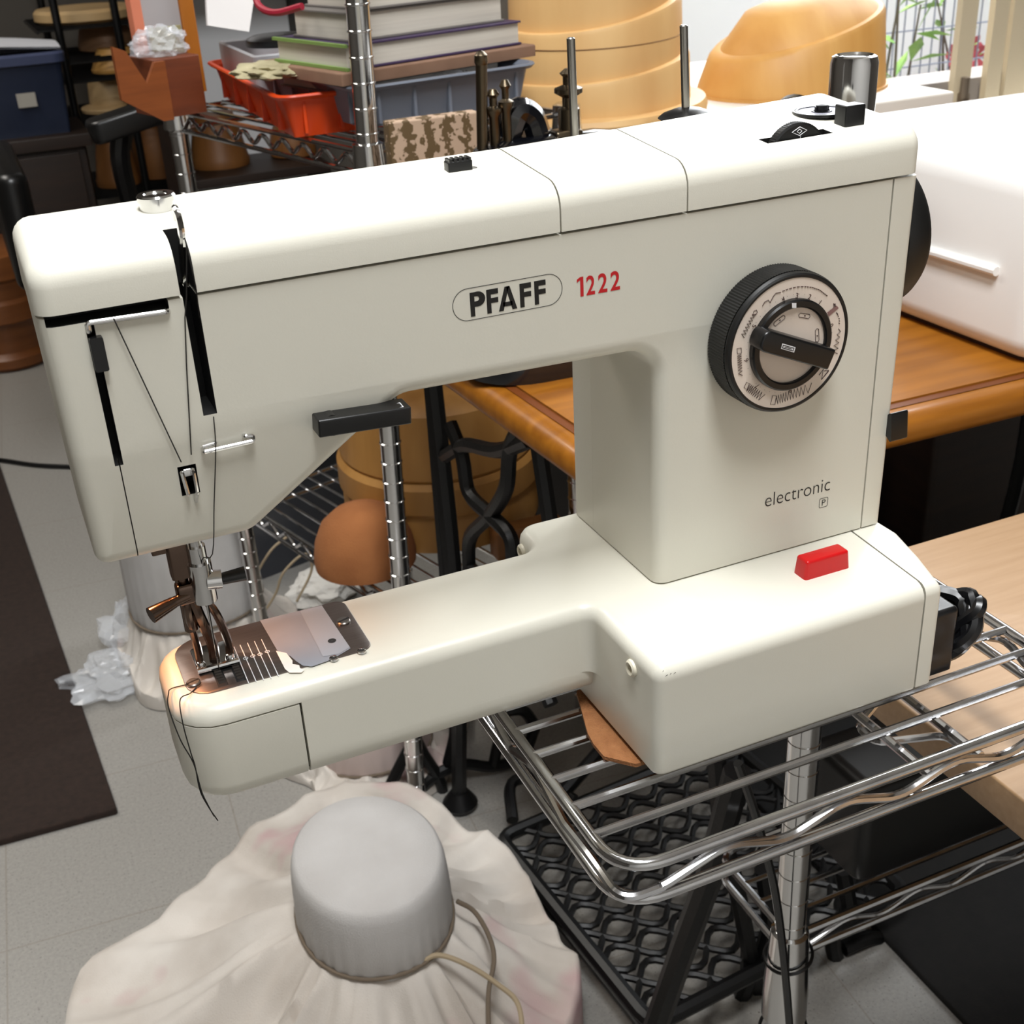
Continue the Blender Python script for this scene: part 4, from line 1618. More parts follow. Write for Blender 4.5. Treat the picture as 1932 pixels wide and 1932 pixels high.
ORANGE = mat('orange_plastic', 'd8430a', .4)
GREYB = mat('grey_blue_plastic', '747a86', .42)
LGREY = mat('light_grey_plastic', 'a5a5a8', .45)
q = loc(-.034, .115, 0)
tray('plastic_tray', 'orange plastic tray on the chrome shelf, under the grey tray', q, radians(0), .22, .385, .048, ORANGE)
q = loc(.011, .030, 0)
gt = tray('plastic_tray', 'grey-blue plastic tray with books in it, on top of the orange tray', q, radians(9), .235, .27, .046, GREYB, zb=H + .1955 - .036)
# boxes and books
PAPER = mat('page_edges', 'd6d0c4', .8, col2='c2bbb0', scale=3, stretch=(1, 1, 90))
PURPLE = mat('book_cover_purple', '3a2a4a', .5)
GREENC = mat('book_cover_green', '7d9a52', .5)
BROWNB = mat('kraft_board', '8a6a55', .8, col2='7b5c48', scale=20)
GREYC = mat('book_cover_grey', '6f6a66', .6)
ZB0 = H + .205


def book(label, u0, v0, w, d, z0, h, cover, side=None, rot=0.0, name='book'):
    l = loc(u0, v0, z0)
    t = thing(name, label, 'book', l, TH + rot, 'books stacked in the grey tray')
    g = G()
    g.rbox(.003, w - .002, .003, d - .003, .0022, h - .0022, .001)
    g.build('page_block', PAPER, t)
    for z in (0, h - .0022):
        g = G()
        g.rbox(0, w, 0, d, z, z + .0022, .0008)
        g.build('cover', cover, t)
    g = G()
    g.box(0, .0025, 0, d, 0, h)
    if side:
        g.build('spine', side, t)
    return t


book('thick white-paged book at the bottom of the pile in the grey tray', .03, .052, .20, .17, H + .190, .016, GREYC)
g = G()
l = loc(.004, .044, H + .2066)
g.rbox(0, .27, 0, .19, 0, .013, .002)
o = g.build('board_stack', BROWNB)
o.location = l
o.rotation_euler = (0, 0, TH - .02)
tag(o, 'brown cardboard sheets between the books in the grey tray', 'cardboard')
book('book with purple cover and green spine, in the middle of the pile', .016, .050, .246, .15, H + .2205, .0260, PURPLE)
bk_ = bpy.data.objects['book.001']
for z in (-.0006, .0232):
    g = G()
    g.box(-.0012, .0028, -.001, .151, z, z + .0034)
    g.build('cover_edge', GREENC, bk_)
book('thick cream-paged book on top of the pile', .032, .062, .215, .12, H + .2470, .030, GREYC)
book('grey book at the very top of the pile, cut off by the photo edge', .05, .06, .20, .12, H + .2775, .03, GREYC)
# crumpled things in the trays
FILM = mat('clear_film', 'e8ecf2', .12, alpha=.34, spec=.9)


def crumple(name, label, c, size, seed, m, cat, freq=9, sub=4, amp=.45):
    bm = bmesh.new()
    bmesh.ops.create_icosphere(bm, subdivisions=sub, radius=1)
    for v in bm.verts:
        n1 = noise.noise(v.co * freq * .3 + Vector((seed, 0, 0)))
        n2 = noise.noise(v.co * freq + Vector((0, seed, 0)))
        v.co *= 1 + amp * n1 + amp * .5 * abs(n2)
        v.co = Vector((v.co.x * size[0], v.co.y * size[1], max(v.co.z, -.6) * size[2]))
    lo = min(v.co.z for v in bm.verts)
    for v in bm.verts:
        v.co.z -= lo
    me = bpy.data.meshes.new(name)
    bm.to_mesh(me)
    bm.free()
    me.materials.append(m)
    o = bpy.data.objects.new(name, me)
    COL.objects.link(o)
    o.location = c
    return tag(o, label, cat)


crumple('plastic_bag', 'crumpled clear plastic bag lying in the grey tray, right of the chrome post', loc(.150, .062, H + .178), (.044, .022, .016), 3, FILM, 'bag')
l = loc(.03, .20, H + .168)
CRUMP = mat('cream_paper', 'b9b08e', .8, col2='8f8768', scale=30)
crumple('paper_scrap', 'crumpled cream paper at the left end of the book pile', loc(-.005, .19, H + .208), (.032, .05, .008), 8, CRUMP, 'paper')
# light grey open box in the orange tray
gb = thing('parts_box', 'light grey open box with a dark opening, standing in the orange tray', 'box', Vector((.108, 1.165, H + .1545)), 0)
g = G()
P = [(0, 0), (.11, 0), (.11, .205), (0, .205)]
g.loft([[(x, y, z) for x, y in rpoly(P, .006, o_, 3)] for o_, z in ((0, 0), (0, .062), (.003, .064), (.006, .062), (.006, .012))])
g.build('box_shell', LGREY, gb)
g = G()
g.lathe([(.0001, .0), (.042, 0), (.042, .008), (.034, .012), (.0001, .012)], (.058, .10, .0634), n=28)
g.build('dark_roll', BLACK, gb)
# papers behind
g = G()
pp0 = [UL(392, 48, v=.42), UL(470, 60, v=.40), UL(482, -20, v=.44), UL(388, -30, v=.46)]
pv = [loc(p.x, p.y, p.z) for p in pp0]
pw = [p + EY * .004 for p in pv]
g.loft([pv, pw])
tag(g.build('paper_sheet', mat('white_paper', 'd8d4d2', .8), smooth=False), 'white paper leaning behind the light grey box at the top edge', 'paper')
RIB = mat('crimson_binding', '9a1830', .5)
a = UL(484, 0, v=.23)
g = G()
g.tube(spline([loc(*UL(478, -30, v=.24)), loc(*UL(488, 10, v=.22)), loc(*UL(520, 24, v=.18)), loc(*UL(570, 12, v=.14))], 5), .004, n=8)
o = g.build('crimson_cord', RIB)
tag(o, 'crimson cord curling at the left end of the top books', 'cord')
# brown wooden holder at the rear left corner
BRW = mat('reddish_brown_wood', '6e3418', .5, col2='5c2a12', scale=12, stretch=(1, 1, 8))
BRW2 = mat('orange_brown_wood', '8a4a20', .5, col2='7a3f1a', scale=12, stretch=(1, 1, 8))
wh = thing('wooden_holder', 'reddish brown wooden holder with V notch, left end of the chrome shelf', 'holder', loc(-.05, .335, ZDK), TH)
g = G()
g.rbox(.0, .062, .05, .13, 0, .070, .002)
g.build('holder_block', BRW, wh)
g = G()
zs_ = .112
g.prism([(-.052, .03), (-.002, -.002), (.012, -.002), (.012, .068), (-.002, .068), (-.016, .045), (-.036, .085), (-.052, .092)], 0, .05, .044, mp=XZ)
g.build('notched_panel', BRW2, wh)
crumple('plastic_wrap', 'crumpled clear wrap lying on the reddish brown wooden holder', loc(-.02, .425, ZDK + .0702), (.032, .030, .020), 5, FILM, 'wrap')
# leaning frame
pf = thing('picture_frame', 'wooden picture frame with pale mat leaning behind the wooden holder', 'frame', loc(-.032, .47, ZDK), TH)
g = G()
g.rbox(.070, .090, 0, .018, .012, .34, .002)
g.build('frame_side', mat('frame_wood', 'a8641c', .45), pf)
g = G()
g.rbox(.016, .070, .004, .012, 0.012, .34, .001)
g.build('mat_board', mat('mat_grey', 'a7a2a2', .8), pf)
g = G()
g.rbox(.022, .068, .002, .0045, .015, .098, .001)
g.build('mat_panel', mat('mat_olive', '9c956c', .8), pf)
g = G()
g.rbox(.002, .016, -.002, .014, 0.004, .34, .001)
g.build('frame_edge', mat('salmon_edge', 'd07a5c', .6), pf)
# patterned box on the oak table
DAM = bpy.data.materials.new('damask_paper')
DAM.use_nodes = True
nt = DAM.node_tree
b_ = nt.nodes['Principled BSDF']
b_.inputs['Roughness'].default_value = .7
tc_ = nt.nodes.new('ShaderNodeTexCoord')
vo = nt.nodes.new('ShaderNodeTexVoronoi')
vo.inputs['Scale'].default_value = 105
vo.feature = 'SMOOTH_F1'
wv = nt.nodes.new('ShaderNodeTexWave')
wv.inputs['Scale'].default_value = 15
wv.inputs['Distortion'].default_value = 5
wv.inputs['Detail Scale'].default_value = 9
mx = nt.nodes.new('ShaderNodeMath')
mx.operation = 'MULTIPLY'
rr = nt.nodes.new('ShaderNodeValToRGB')
rr.color_ramp.interpolation = 'LINEAR'
rr.color_ramp.elements[0].position = .16
rr.color_ramp.elements[0].color = lin('5f4a2c')
rr.color_ramp.elements[1].position = .22
rr.color_ramp.elements[1].color = lin('b79c84')
for t_ in (vo, wv):
    nt.links.new(tc_.outputs['Object'], t_.inputs['Vector'])
nt.links.new(vo.outputs['Distance'], mx.inputs[0])
nt.links.new(wv.outputs['Fac'], mx.inputs[1])
nt.links.new(mx.outputs[0], rr.inputs[0])
nt.links.new(rr.outputs[0], b_.inputs['Base Color'])
dx0 = U(733, 232, y=.815)
dx1 = U(905, 218, y=.815)
g = G()
g.rbox(0, dx1.x - dx0.x, 0, .02, 0, dx0.z - ZT, .002)
o = g.build('patterned_box', DAM)
o.location = (dx0.x, .815, ZT)
tag(o, 'tan box with brown damask pattern, right of the chrome post', 'box')

# ---- hat blocks on the low shelf, seen under the machine arm
BLK3 = mat('hat_block_wood_dark', 'b98848', .5, col2='9c6d34', scale=7, stretch=(3, 3, .7), detail=5)
BLK4 = mat('hat_block_wood_brown', '8a5a2c', .5, col2='74481f', scale=7, stretch=(3, 3, .7), detail=5)
ZLOW = .325 + .0042
bc = U(870, 1000, y=1.12)
sb = thing('hat_block', 'round wooden hat block standing on the low chrome shelf, behind the iron leg', 'hat block', (.29, 1.13, ZLOW))
g = G()
g.lathe([(.135, 0), (.142, .004), (.142, .050), (.138, .056), (.1385, .060), (.146, .064), (.146, .1), (.14, .108)], n=56)
g.build('lower_block', BLK3, sb)
g = G()
g.lathe([(.1375, .1085), (.140, .113), (.134, .165), (.128, .20), (.115, .212), (.08, .218), (.0001, .220)], n=56)
g.build('crown', BLK3, sb)
sb2 = thing('hat_block', 'second wooden hat block, resting on the one on the low chrome shelf', 'hat block', (.33, 1.16, ZLOW + .2202))
g = G()
g.lathe([(.10, 0), (.105, .004), (.10, .07), (.09, .09), (.05, .1), (.0001, .102)], n=48)
g.build('crown', BLK4, sb2)
bx = U(900, 1062, y=.985)
g = G()
g.rbox(0, .10, 0, .03, 0, .04, .003)
o = g.build('wooden_bar', BLK4)
o.location = (.30, .945, ZLOW)
tag(o, 'reddish wooden bar on the low shelf in front of the round hat block', 'bar')
FELTH = mat('tan_felt_hat', 'a2673a', .95, col2='87512a', scale=14, bump=.7, bscale=500)
fh = U(684, 1000, y=1.03)
g = G()
g.lathe([(.060, 0), (.066, .003), (.067, .016), (.063, .040), (.053, .064), (.036, .080), (.016, .0865), (.0001, .087)], n=48, sx=1.05)
o = g.build('felt_hat_body', FELTH)
fz = U(690, 1062, y=.97).z
o.location = (fh.x, 1.03, ZLOW)
tag(o, 'domed brown felt hat body left of the iron table leg', 'hat')

# ================================================================== FLOOR THINGS


def fabric(name, c1, c2, pink, amt):
    m = mat(name, c1, .95, col2=c2, scale=9, bump=.5, bscale=700)
    nt = m.node_tree
    b = nt.nodes['Principled BSDF']
    src = b.inputs['Base Color'].links[0].from_socket
    tc = nt.nodes.new('ShaderNodeTexCoord')
    n = nt.nodes.new('ShaderNodeTexNoise')
    n.inputs['Scale'].default_value = 7
    n.inputs['Detail'].default_value = 3
    r = nt.nodes.new('ShaderNodeValToRGB')
    r.color_ramp.elements[0].position = .58
    r.color_ramp.elements[0].color = (0, 0, 0, 1)
    r.color_ramp.elements[1].position = .74
    r.color_ramp.elements[1].color = (amt, amt, amt, 1)
    mx = nt.nodes.new('ShaderNodeMix')
    mx.data_type = 'RGBA'
    nt.links.new(tc.outputs['Object'], n.inputs['Vector'])
    nt.links.new(n.outputs['Fac'], r.inputs[0])
    nt.links.new(r.outputs[0], mx.inputs[0])
    nt.links.new(src, mx.inputs[6])
    mx.inputs[7].default_value = lin(pink)
    nt.links.new(mx.outputs[2], b.inputs['Base Color'])
    return m


CLOTH = fabric('stained_cotton', 'd6d0c8', 'bdb4aa', 'b8878f', .9)
CLOTHC = mat('grey_cotton', 'c2c0be', .95, col2='b6b3b0', scale=12, bump=.5, bscale=700)
CLOTHP = mat('pinkish_cotton', 'cdbdb6', .95, col2='c2b0ab', scale=10, bump=.4, bscale=700)
TWINE = mat('beige_cord', 'a8977c', .9)
TWINED = mat('grey_brown_cord', '6f6253', .9)


def cloth_block(label, c, r, zb, zt, outline, mcrown, mskirt, seed, cords=True, plane=.05, oval=1.0):
    t = thing('covered_hat_block', label, 'hat block', (c[0], c[1], 0))
    n = 144
    prof = [(1.0, zb - .01), (1.012, zb), (1.03, zb + .012), (1.03, zb + .03), (1.018, zt - .032), (1.000, zt - .016), (.968, zt - .006), (.91, zt - .0012), (.6, zt), (.3, zt + .0005), (.001, zt + .001)]
    rings = []
    for k, (s, z) in enumerate(prof):
        rg = []
        for i in range(n):
            th = 2 * pi * i / n
            low = max(0, 1 - (z - zb) / .06)
            w = 1 + low * (.016 * noise.noise(Vector((cos(th) * 7, sin(th) * 7, seed))) + .011 * sin(th * 31 + 2 * sin(th * 5)))
            rg.append((r * s * w * cos(th), r * s * w * sin(th) * oval, z))
        rings.append(rg)
    g = G()
    g.loft(rings)
    g.build('crown', mcrown, t, ang=60)
    # draped skirt
    out = []
    for i in range(n):
        th = 2 * pi * i / n
        out.append(outline(th))
    rings = []
    m = 30
    for k in range(m + 1):
        s = k / m
        rg = []
        for i in range(n):
            th = 2 * pi * i / n
            R = out[i]
            r0 = r * .99 * math.hypot(cos(th), sin(th) * oval)
            rr = r0 + (R - r0) * s
            f = noise.noise(Vector((cos(th) * 3.2 + seed, sin(th) * 3.2, s * .8))) + .6 * noise.noise(Vector((cos(th) * 8 + seed, sin(th) * 8, s * 1.5)))
            f2 = sin(th * 17 + 3 * sin(th * 3 + seed) + s * 2)
            rid = 1 - 2 * abs(noise.noise(Vector((cos(th) * 4.5 + seed * 2, sin(th) * 4.5, s * .7))))
            z = plane + (zb - plane) * (1 - s) ** 1.7 + .028 * f * (s * 1.4) ** .8 * (1 - .6 * s) + .036 * (rid - .5) * min(1, s * 4) * (1 - s * .7) + .0045 * f2 * (1 - s) ** 1.2 * min(1, s * 12) + .002
            z = max(z, .012)
            rg.append((rr * cos(th), rr * sin(th), z))
        rings.append(rg)
    last = rings[-1]
    rings.append([(x * 1.012, y * 1.012, max(z - .012, .006)) for x, y, z in last])
    rings.append([(x * 1.015, y * 1.015, .002) for x, y, z in last])
    rings.append([(x * .97, y * .97, .002) for x, y, z in last])
    g = G()
    g.loft(rings, caps=False)
    g.build('draped_cloth', mskirt, t, ang=80)
    if cords:
        g = G()
        g.tube([((r * 1.035) * cos(a_), (r * 1.035) * sin(a_) * oval, zb + .004 + .002 * sin(a_ * 3)) for a_ in [2 * pi * i / 48 for i in range(48)]], .0022, n=8, loop=True)
        g.build('tie_cord', TWINED, t)
    return t


def outline_px(c, pts, plane):
    """radius by angle from outline points given on the plane"""
    W = []
    for p in pts:
        q = U(p[0], p[1], z=plane)
        d = Vector((q.x - c[0], q.y - c[1]))
        W.append((math.atan2(d.y, d.x), d.length))
    W.sort()
    W = [(W[-1][0] - 2 * pi, W[-1][1])] + W + [(W[0][0] + 2 * pi, W[0][1])]

    def f(th):
        th = (th + pi) % (2 * pi) - pi
        for a, b in zip(W, W[1:]):
            if a[0] <= th <= b[0]:
                t = (th - a[0]) / max(1e-6, b[0] - a[0])
                return a[1] + (b[1] - a[1]) * t
        return W[0][1]
    return f


C1 = (-.0190, .5700)
ol = outline_px(C1, [(128, 1860), (150, 1828), (300, 1735), (390, 1660), (420, 1620), (480, 1560), (560, 1520), (650, 1480), (780, 1490), (880, 1560), (950, 1600), (1010, 1690), (1060, 1775), (1090, 1815), (1090, 1880), (1055, 1960), (980, 2080), (800, 2200), (500, 2230), (250, 2150), (130, 1990)], .075)
b1 = cloth_block('grey cloth-covered hat block with stained cloth spread on the floor, the nearest covered block', C1, .0800, .168, .256, ol, CLOTHC, CLOTH, 1.0, plane=.075, oval=1.22)


def cord(pts, r, m, name, label):
    g = G()
    g.tube(spline(pts, 8), r, n=8)
    return tag(g.build(name, m), label, 'cord')


zc_ = -H + .105
cord([U(*p, z=z + .022) for p, z in (((668, 1935), .110), ((740, 1858), .135), ((800, 1812), .152), ((835, 1803), .155), ((890, 1825), .145), ((940, 1858), .130), ((975, 1890), .12), ((985, 1940), .11), ((980, 2000), .10))], .0028, TWINE, 'tie_cord', 'beige cord looped over the stained cloth in front of the nearest covered hat block')
cord([U(*p, z=z + .022) for p, z in (((862, 1700), .17), ((895, 1720), .155), ((922, 1765), .145), ((932, 1810), .138), ((922, 1870), .128), ((922, 1940), .115), ((930, 2000), .10))], .0026, TWINED, 'tie_cord', 'grey-brown cord running down the stained cloth, right of the nearest covered hat block')
q2 = U(728, 1483, z=.03)
C2 = (q2.x + .012, q2.y + .105)
b2 = cloth_block('pinkish cloth-covered hat block under the free arm, second from the front', C2, .088, .035, .15, lambda th: .135 + .02 * sin(th * 3 + 1) + .012 * sin(5 * th), CLOTHP, CLOTH, 4.0, plane=.02)
q3 = U(395, 1186, z=.10)
C3 = (q3.x, q3.y + .10)
b3 = cloth_block('pale cloth-covered hat block behind the needle, farthest of the covered blocks', C3, .106, .10, .30, lambda th: .150 + .015 * sin(th * 3 + 2) + .01 * sin(5 * th), CLOTHC, CLOTH, 7.0, plane=.03)
cord([U(*p, y=C3[1] - .115) for p in ((545, 1010), (510, 1040), (480, 1095), (475, 1140), (495, 1155), (520, 1120), (535, 1080), (575, 1045), (588, 1075), (560, 1135))], .0022, TWINE, 'tie_cord', 'loose looped beige cord hanging on the farthest covered hat block')
crumple('white_rag', 'small white rag lying right of the farthest covered hat block', (U(610, 1125, z=.0).x, U(610, 1125, z=0).y, .002), (.06, .05, .03), 11, mat('white_rag_cloth', 'd9d6d0', .95), 'rag', freq=6)
# grey bin
bq = U(575, 1085, z=.0)
bn = thing('storage_bin', 'dark grey plastic bin with shiny rim beyond the brown felt hat body', 'bin', (bq.x + .0, bq.y + .03, 0), .25)
g = G()
P = [(-.13, 0), (.13, 0), (.13, .25), (-.13, .25)]
g.loft([[(x, y, z) for x, y in rpoly(P, .02, o_, 4)] for o_, z in ((.012, .0), (0, .20), (-.006, .20), (-.006, .215), (.003, .215), (.015, .01))])
g.build('bin_shell', mat('dark_grey_bin', '3c3e44', .25), bn)
# plastic film on the floor
q = U(225, 1290, z=0)
crumple('plastic_bag', 'crumpled clear plastic bag on the floor, left of the free arm end', (q.x, q.y, .001), (.075, .05, .024), 21, FILM, 'bag', freq=8, amp=.6)
q = U(268, 1215, z=0)
crumple('plastic_bag', 'second clear plastic bag on the floor, touching the farthest covered hat block', (q.x, q.y, .001), (.05, .06, .05), 27, FILM, 'bag', freq=8, amp=.6)
# rug
RUG = mat('dark_brown_rug', '2e2019', .97, col2='221711', scale=90, bump=1.0, bscale=500)
ra, rb, rc_, rd = U(0, 1590, z=.006), U(222, 1530, z=.006), U(0, 880, z=.006), U(0, 700, z=.006)
ed = (rc_ - rb).normalized()
far = rb + ed * 1.75
lf = (ra - rb).normalized()
g = G()
n = 60
top = []
bp_ = [(rb.x, rb.y), (far.x, far.y), (far.x + lf.x * 1.3, far.y), (rb.x + lf.x * 1.3, rb.y + lf.y * 1.3)]
g.prism(bp_, .004, 0.0005, .011, r1=.003)
tag(g.build('floor_rug', RUG), 'dark brown rug on the pale tile floor at the left', 'rug')
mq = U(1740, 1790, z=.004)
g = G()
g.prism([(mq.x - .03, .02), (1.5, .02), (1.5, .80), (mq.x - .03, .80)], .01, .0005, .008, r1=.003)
tag(g.build('shade_mat', mat('shade_mat_black', '0f0e0d', .9, col2='161412', scale=60, bump=.6, bscale=400)), 'added black mat standing in for shade on the floor under the worktable, lower right', 'mat')  # added black sheet in place of the deep shade on the tiles
# black cable
g = G()
g.tube(spline([U(*p, z=.005) for p in ((-140, 860), (-20, 866), (60, 877), (130, 881), (250, 884), (420, 870))], 6), .0058, n=8)
tag(g.build('floor_cable', BLACK), 'black cable lying across the tile floor left of the machine head', 'cable')

# ================================================================== FAR LEFT BACKGROUND
# dark cabinet with tote
DKW = mat('dark_walnut', '1d120c', .5, col2='2a1a10', scale=6, stretch=(1, 1, 8))
WARM = mat('turned_brown_wood', '6b3c1a', .4, col2='7d4a22', scale=8, stretch=(1, 1, 6))
tl, tr_ = U(-30, 270, y=3.39), U(152, 270, y=3.39)
ztb = tl.z
cb = thing('dark_cabinet', 'dark brown wooden cabinet under the blue storage tote', 'cabinet', (tr_.x - .52, 3.36, 0))
g = G()
g.rbox(-.12, .55, 0, .32, ztb - .035, ztb, .004)
g.build('cabinet_top', DKW, cb)
g = G()
g.rbox(-.10, .53, .02, .31, .0, ztb - .035, .003)
g.build('cabinet_body', DKW, cb)
for i in range(2):
    g = G()
    g.rbox(-.08 + i * .31, .22 + i * .31 - .02, .008, .02, .09, ztb - .05, .003)
    d = g.build('cabinet_door', DKW, cb)
    g = G()
    g.lathe([(.006, 0), (.006, .01), (.014, .016), (.012, .024), (.001, .027)], (.19 - i * 0 + (i * .06), .008, ztb - .2), (0, -1, 0), 16)
    g.build('knob', BRASS, d)
TOTE = mat('blue_translucent_plastic', '232a3c', .25, col2='2c3346', scale=6)
TOTER = mat('blue_tote_rim', '4a5270', .35)
tt = U(152, 92, y=3.39)
hT = tt.z - ztb
to = thing('storage_tote', 'dark blue translucent storage tote on the dark cabinet, upper left', 'tote', (tr_.x - .24, 3.39, ztb))
g = G()
P = [(-.24, 0), (.24, 0), (.24, .27), (-.24, .27)]
g.loft([[(x, y, z) for x, y in rpoly(P, .025, o_, 4)] for o_, z in ((.018, 0), (.004, hT - .02), (.008, hT - .02), (.02, .006))])
g.build('tote_body', TOTE, to)
g = G()
g.loft([[(x, y, z) for x, y in rpoly(P, .03, o_, 4)] for o_, z in ((.006, hT - .03), (-.006, hT - .028), (-.008, hT - .006), (-.002, hT), (.008, hT), (.01, hT - .02))])
g.build('tote_rim', TOTER, to)
a, b = U(36, 205, y=3.385), U(66, 175, y=3.385)
g = G()
g.box(a.x - to.location.x, b.x - to.location.x, .002, .008, a.z - ztb, b.z - ztb)
g.build('tote_label', mat('pale_label', 'a9a59c', .7), to)
g = G()
n = 14
rows = []
for j in range(6):
    rows.append([(-.26 + .50 * i / n, .015 + .24 * j / 5, hT + .004 + .022 * max(0, sin(pi * i / n * .9)) + .004 * sin(j + i * .4)) for i in range(n + 1)])
vs = [p for r in rows for p in r] + [(x, y, z - .004) for r in rows for x, y, z in r]
fs = []
for j in range(5):
    for i in range(n):
        a_ = j * (n + 1) + i
        fs.append((a_, a_ + 1, a_ + n + 2, a_ + n + 1))
        o_ = 6 * (n + 1)
        fs.append((a_ + o_, a_ + n + 1 + o_, a_ + n + 2 + o_, a_ + 1 + o_))
g.add(vs, fs)
o = g.build('paper_stack', mat('paper_white', 'e4e6ee', .8))
o.location = to.location
tag(o, 'white papers lying on top of the dark blue tote', 'paper')
# turned brown wooden block on the floor
wl = U(44, 700, z=0)
g = G()
g.lathe([(.105, 0), (.118, .012), (.118, .035), (.10, .05), (.095, .11), (.10, .13), (.125, .14), (.125, .19), (.115, .20), (.118, .25), (.135, .26), (.135, .32), (.12, .33), (.05, .335), (.0001, .335)], n=40)
o = g.build('turned_block', WARM)
o.location = (wl.x - .02, wl.y + .115, 0)
tag(o, 'turned brown wooden block stack on the floor left of the machine head', 'hat block')
# black rack with hat blocks
YE = 3.93
rx0, rx1 = U(128, 200, y=YE).x, U(470, 200, y=YE).x
BRK = thing('black_wire_rack', 'tall black wire rack full of hat blocks in the far left background', 'rack', (rx0, 3.71, 0))
RW = rx1 - rx0
for (x, y) in ((.0, 0), (.17, 0), (RW, 0), (.0, .44), (RW, .44)):
    g = G()
    g.cyl((x, y, 0), (x, y, 1.35), .012, n=12)
    g.build('rack_post', BLACK, BRK)
RS = [U(225, 345, y=YE).z, U(215, 212, y=YE).z, U(222, 133, y=YE).z, U(205, 100, y=YE).z, U(163, 42, y=YE).z]
RS[3] = max(RS[3], RS[2] + .05)
for z in RS:
    g = G()
    for x in (-.06, RW):
        g.tube([(x, 0, z), (x, .44, z)], .005, n=6)
    for k in range(15):
        y = .44 * k / 14
        g.tube([(-.06, y, z + .003), (RW, y, z + .003)], .0035, n=6)
    g.build('rack_shelf', BLACK, BRK)


def hatblk(label, px, py, w, h, y, m, style, name='hat_block', z0=None):
    """hat block standing on a rack shelf; px,py = bottom centre, w,h in photo pixels"""
    p = U(px, py, y=y)
    dep = (p - CAMP).length * .93
    k = dep / 2336
    zb = p.z if z0 is None else z0
    t = thing(name, label, 'hat block', (p.x, y, zb), 0, None)
    R = w * k / 2
    hh = h * k
    if style == 'dome':
        pr = [(R * .9, 0), (R, .004), (R, hh * .25), (R * .9, hh * .6), (R * .65, hh * .9), (R * .3, hh), (.0001, hh * 1.01)]
    elif style == 'disc':
        pr = [(R * .92, 0), (R, hh * .2), (R, hh * .75), (R * .94, hh), (R * .4, hh), (.0001, hh)]
    elif style == 'cone':
        pr = [(R, 0), (R * 1.02, hh * .12), (R * .97, hh * .18), (R * .8, hh * .7), (R * .65, hh), (.0001, hh)]
    else:
        pr = [(R, 0), (R * 1.03, hh * .1), (R * 1.0, hh * .14), (R * .72, hh * .22), (R * .68, hh * .85), (R * .6, hh), (.0001, hh)]
    g = G()
    g.lathe(pr, n=40)
    g.build('block_body', m, t)
    return t


CRM = mat('hat_block_cream', 'd8b888', .5, col2='c8a574', scale=7, detail=4)
PNK = mat('hat_block_pinkish', 'a9805f', .5, col2='96704f', scale=7, detail=4)
hatblk('pale cream disc-shaped hat block, topmost of the far left rack', 163, 42, 176, 22, YE, CRM, 'disc', z0=RS[4] + .0068)
hatblk('tan domed hat block on the far left rack, under the pale cream disc', 205, 100, 100, 55, YE + .05, PNK, 'dome', z0=RS[3] + .0068)
hatblk('orange-brown hat block on the far left rack, just right of the tote top', 222, 133, 90, 40, YE - .06, BLK2, 'cone', z0=RS[2] + .0068)
hatblk('cream brimmed hat block on the far left rack, above the black armrest', 215, 212, 110, 55, YE + .02, CRM, 'brim', z0=RS[1] + .0068)
hatblk('dull tan hat block on the lowest rack shelf, far left background', 225, 345, 80, 85, YE - .05, BLK4, 'cone', z0=RS[0] + .0068)
hatblk('brown domed hat block on the lowest rack shelf, right of the dull tan one', 305, 340, 95, 100, YE, BLK4, 'dome', z0=RS[0] + .0068)
bc0, bc1 = U(345, 300, y=2.76), U(700, 330, y=2.76)
ZSB = U(430, 325, y=2.80).z
bkc = thing('dark_bookcase', 'dark brown open bookcase behind the chrome shelf with the trays', 'bookcase', (bc0.x, 2.74, 0))
BW = bc1.x - bc0.x
for x in (0, BW - .02):
    g = G()
    g.rbox(x, x + .02, 0, .36, 0, 1.02, .002)
    g.build('side_panel', DKW, bkc)
g = G()
g.rbox(.02, BW - .02, .345, .36, 0, 1.02, .001)
g.build('back_panel', DKW, bkc)
for z in (.05, ZSB - .02, 1.0):
    g = G()
    g.rbox(.02, BW - .02, .004, .345, z, z + .02, .001)
    g.build('shelf_board', DKW, bkc)
hatblk('wide brown hat block in the dark bookcase, behind the chrome zigzag shelf edge', 420, 330, 110, 95, 2.91, BLK4, 'cone', z0=ZSB + .0002)
hatblk('small brown domed hat block in the dark bookcase, right of the wide one', 560, 330, 90, 70, 2.91, BLK4, 'dome', z0=ZSB + .0002)
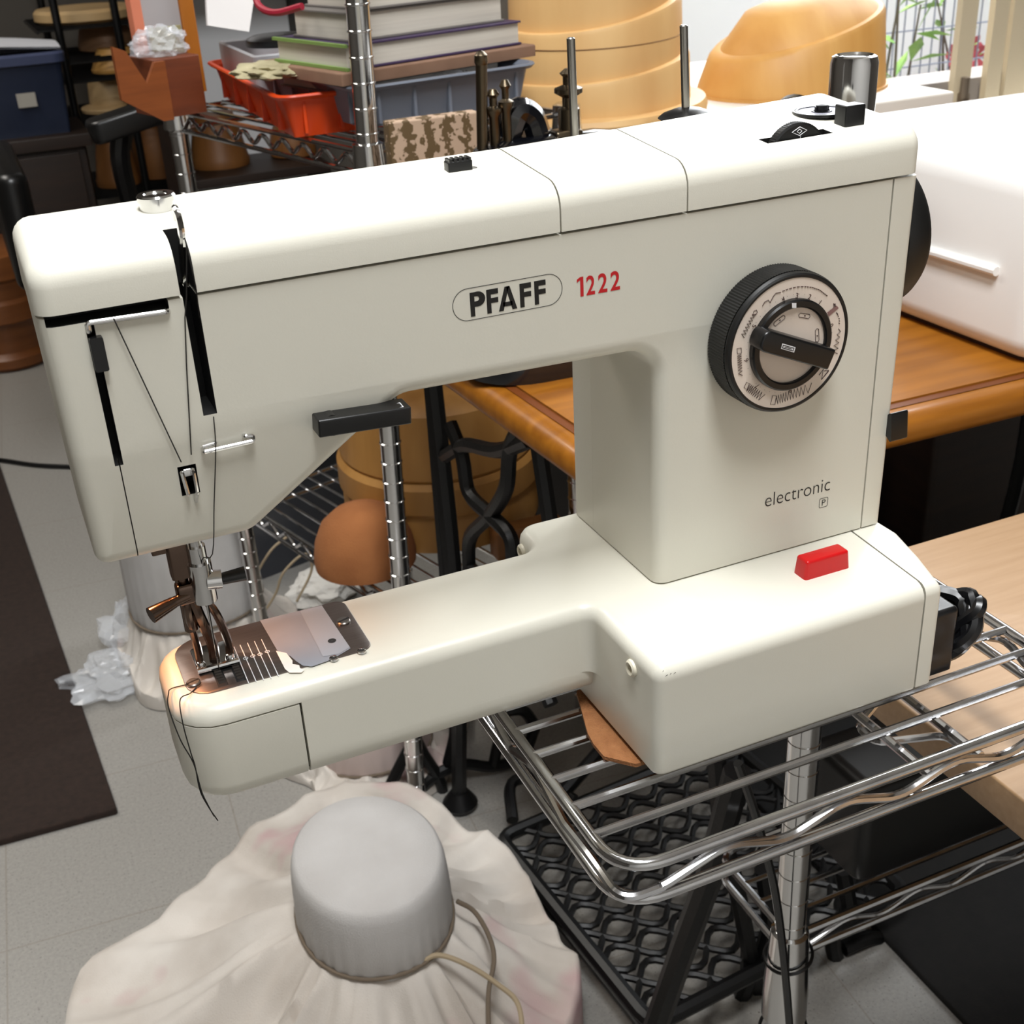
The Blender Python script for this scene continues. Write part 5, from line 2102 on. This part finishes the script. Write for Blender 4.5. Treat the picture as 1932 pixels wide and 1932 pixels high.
tk = thing('shade_chest', 'added dark brown chest deepening the shade on the floor beyond the oak treadle table, at the right', 'chest', (1.10, 1.00, 0))  # added dark bulk that stands in for shade beyond the table
g = G()
g.rbox(0, .80, 0, .42, 0.0, .34, .01)
g.build('chest_body', DKW, tk)
g = G()
g.rbox(-.005, .805, -.005, .425, .345, .44, .012, .03, .002)
g.build('chest_lid', DKW, tk)
# armchair with black padded arm
ac = thing('office_chair', 'black office chair, only its padded armrest showing above the machine', 'chair', (U(240, 240, y=1.95).x, 1.95, 0), 0)
a0, a1 = U(165, 245, y=1.95), U(330, 205, y=1.95)
zc2 = (a0.z + a1.z) / 2
g = G()
g.rbox(a0.x - ac.location.x, a1.x - ac.location.x, -.035, .035, zc2 - .022, zc2 + .018, .02, .008, .008)
g.xf(Matrix.Translation((0, 0, zc2)) @ Matrix.Rotation(-.20, 4, 'Y') @ Matrix.Translation((0, 0, -zc2)))
g.build('armrest', BLACK, ac)
g = G()
g.tube(spline([(-.01, 0, zc2 - .01), (-.02, .02, zc2 - .10), (.02, .12, .45), (.10, .25, .42)], 5), .018, n=10)
g.build('arm_post', BLACK, ac)
g = G()
g.rbox(-.16, .26, .08, .52, .40, .47, .06, .03, .01)
g.build('seat', BLACK, ac)
g = G()
g.rbox(-.24, -.18, .08, .50, .50, .72, .03, .02, .02)
g.tube(spline([(-.05, .3, .42), (-.17, .3, .42), (-.21, .3, .53)], 5), .022)
g.build('backrest', BLACK, ac)
g = G()
g.cyl((.07, .32, .10), (.07, .32, .41), .026, n=16)
g.build('column', BLACK, ac)
for i in range(5):
    an = 2 * pi * i / 5 + .3
    g = G()
    g.tube([(.07, .32, .11), (.07 + .26 * cos(an), .32 + .26 * sin(an), .065)], .018, n=8)
    g.build('leg', BLACK, ac)
    g = G()
    c0 = Vector((.07 + .26 * cos(an), .32 + .26 * sin(an), .029))
    g.cyl(c0 + Vector((-.012, 0, 0)), c0 + Vector((.012, 0, 0)), .028, n=16)
    g.build('castor', BLACK, ac)
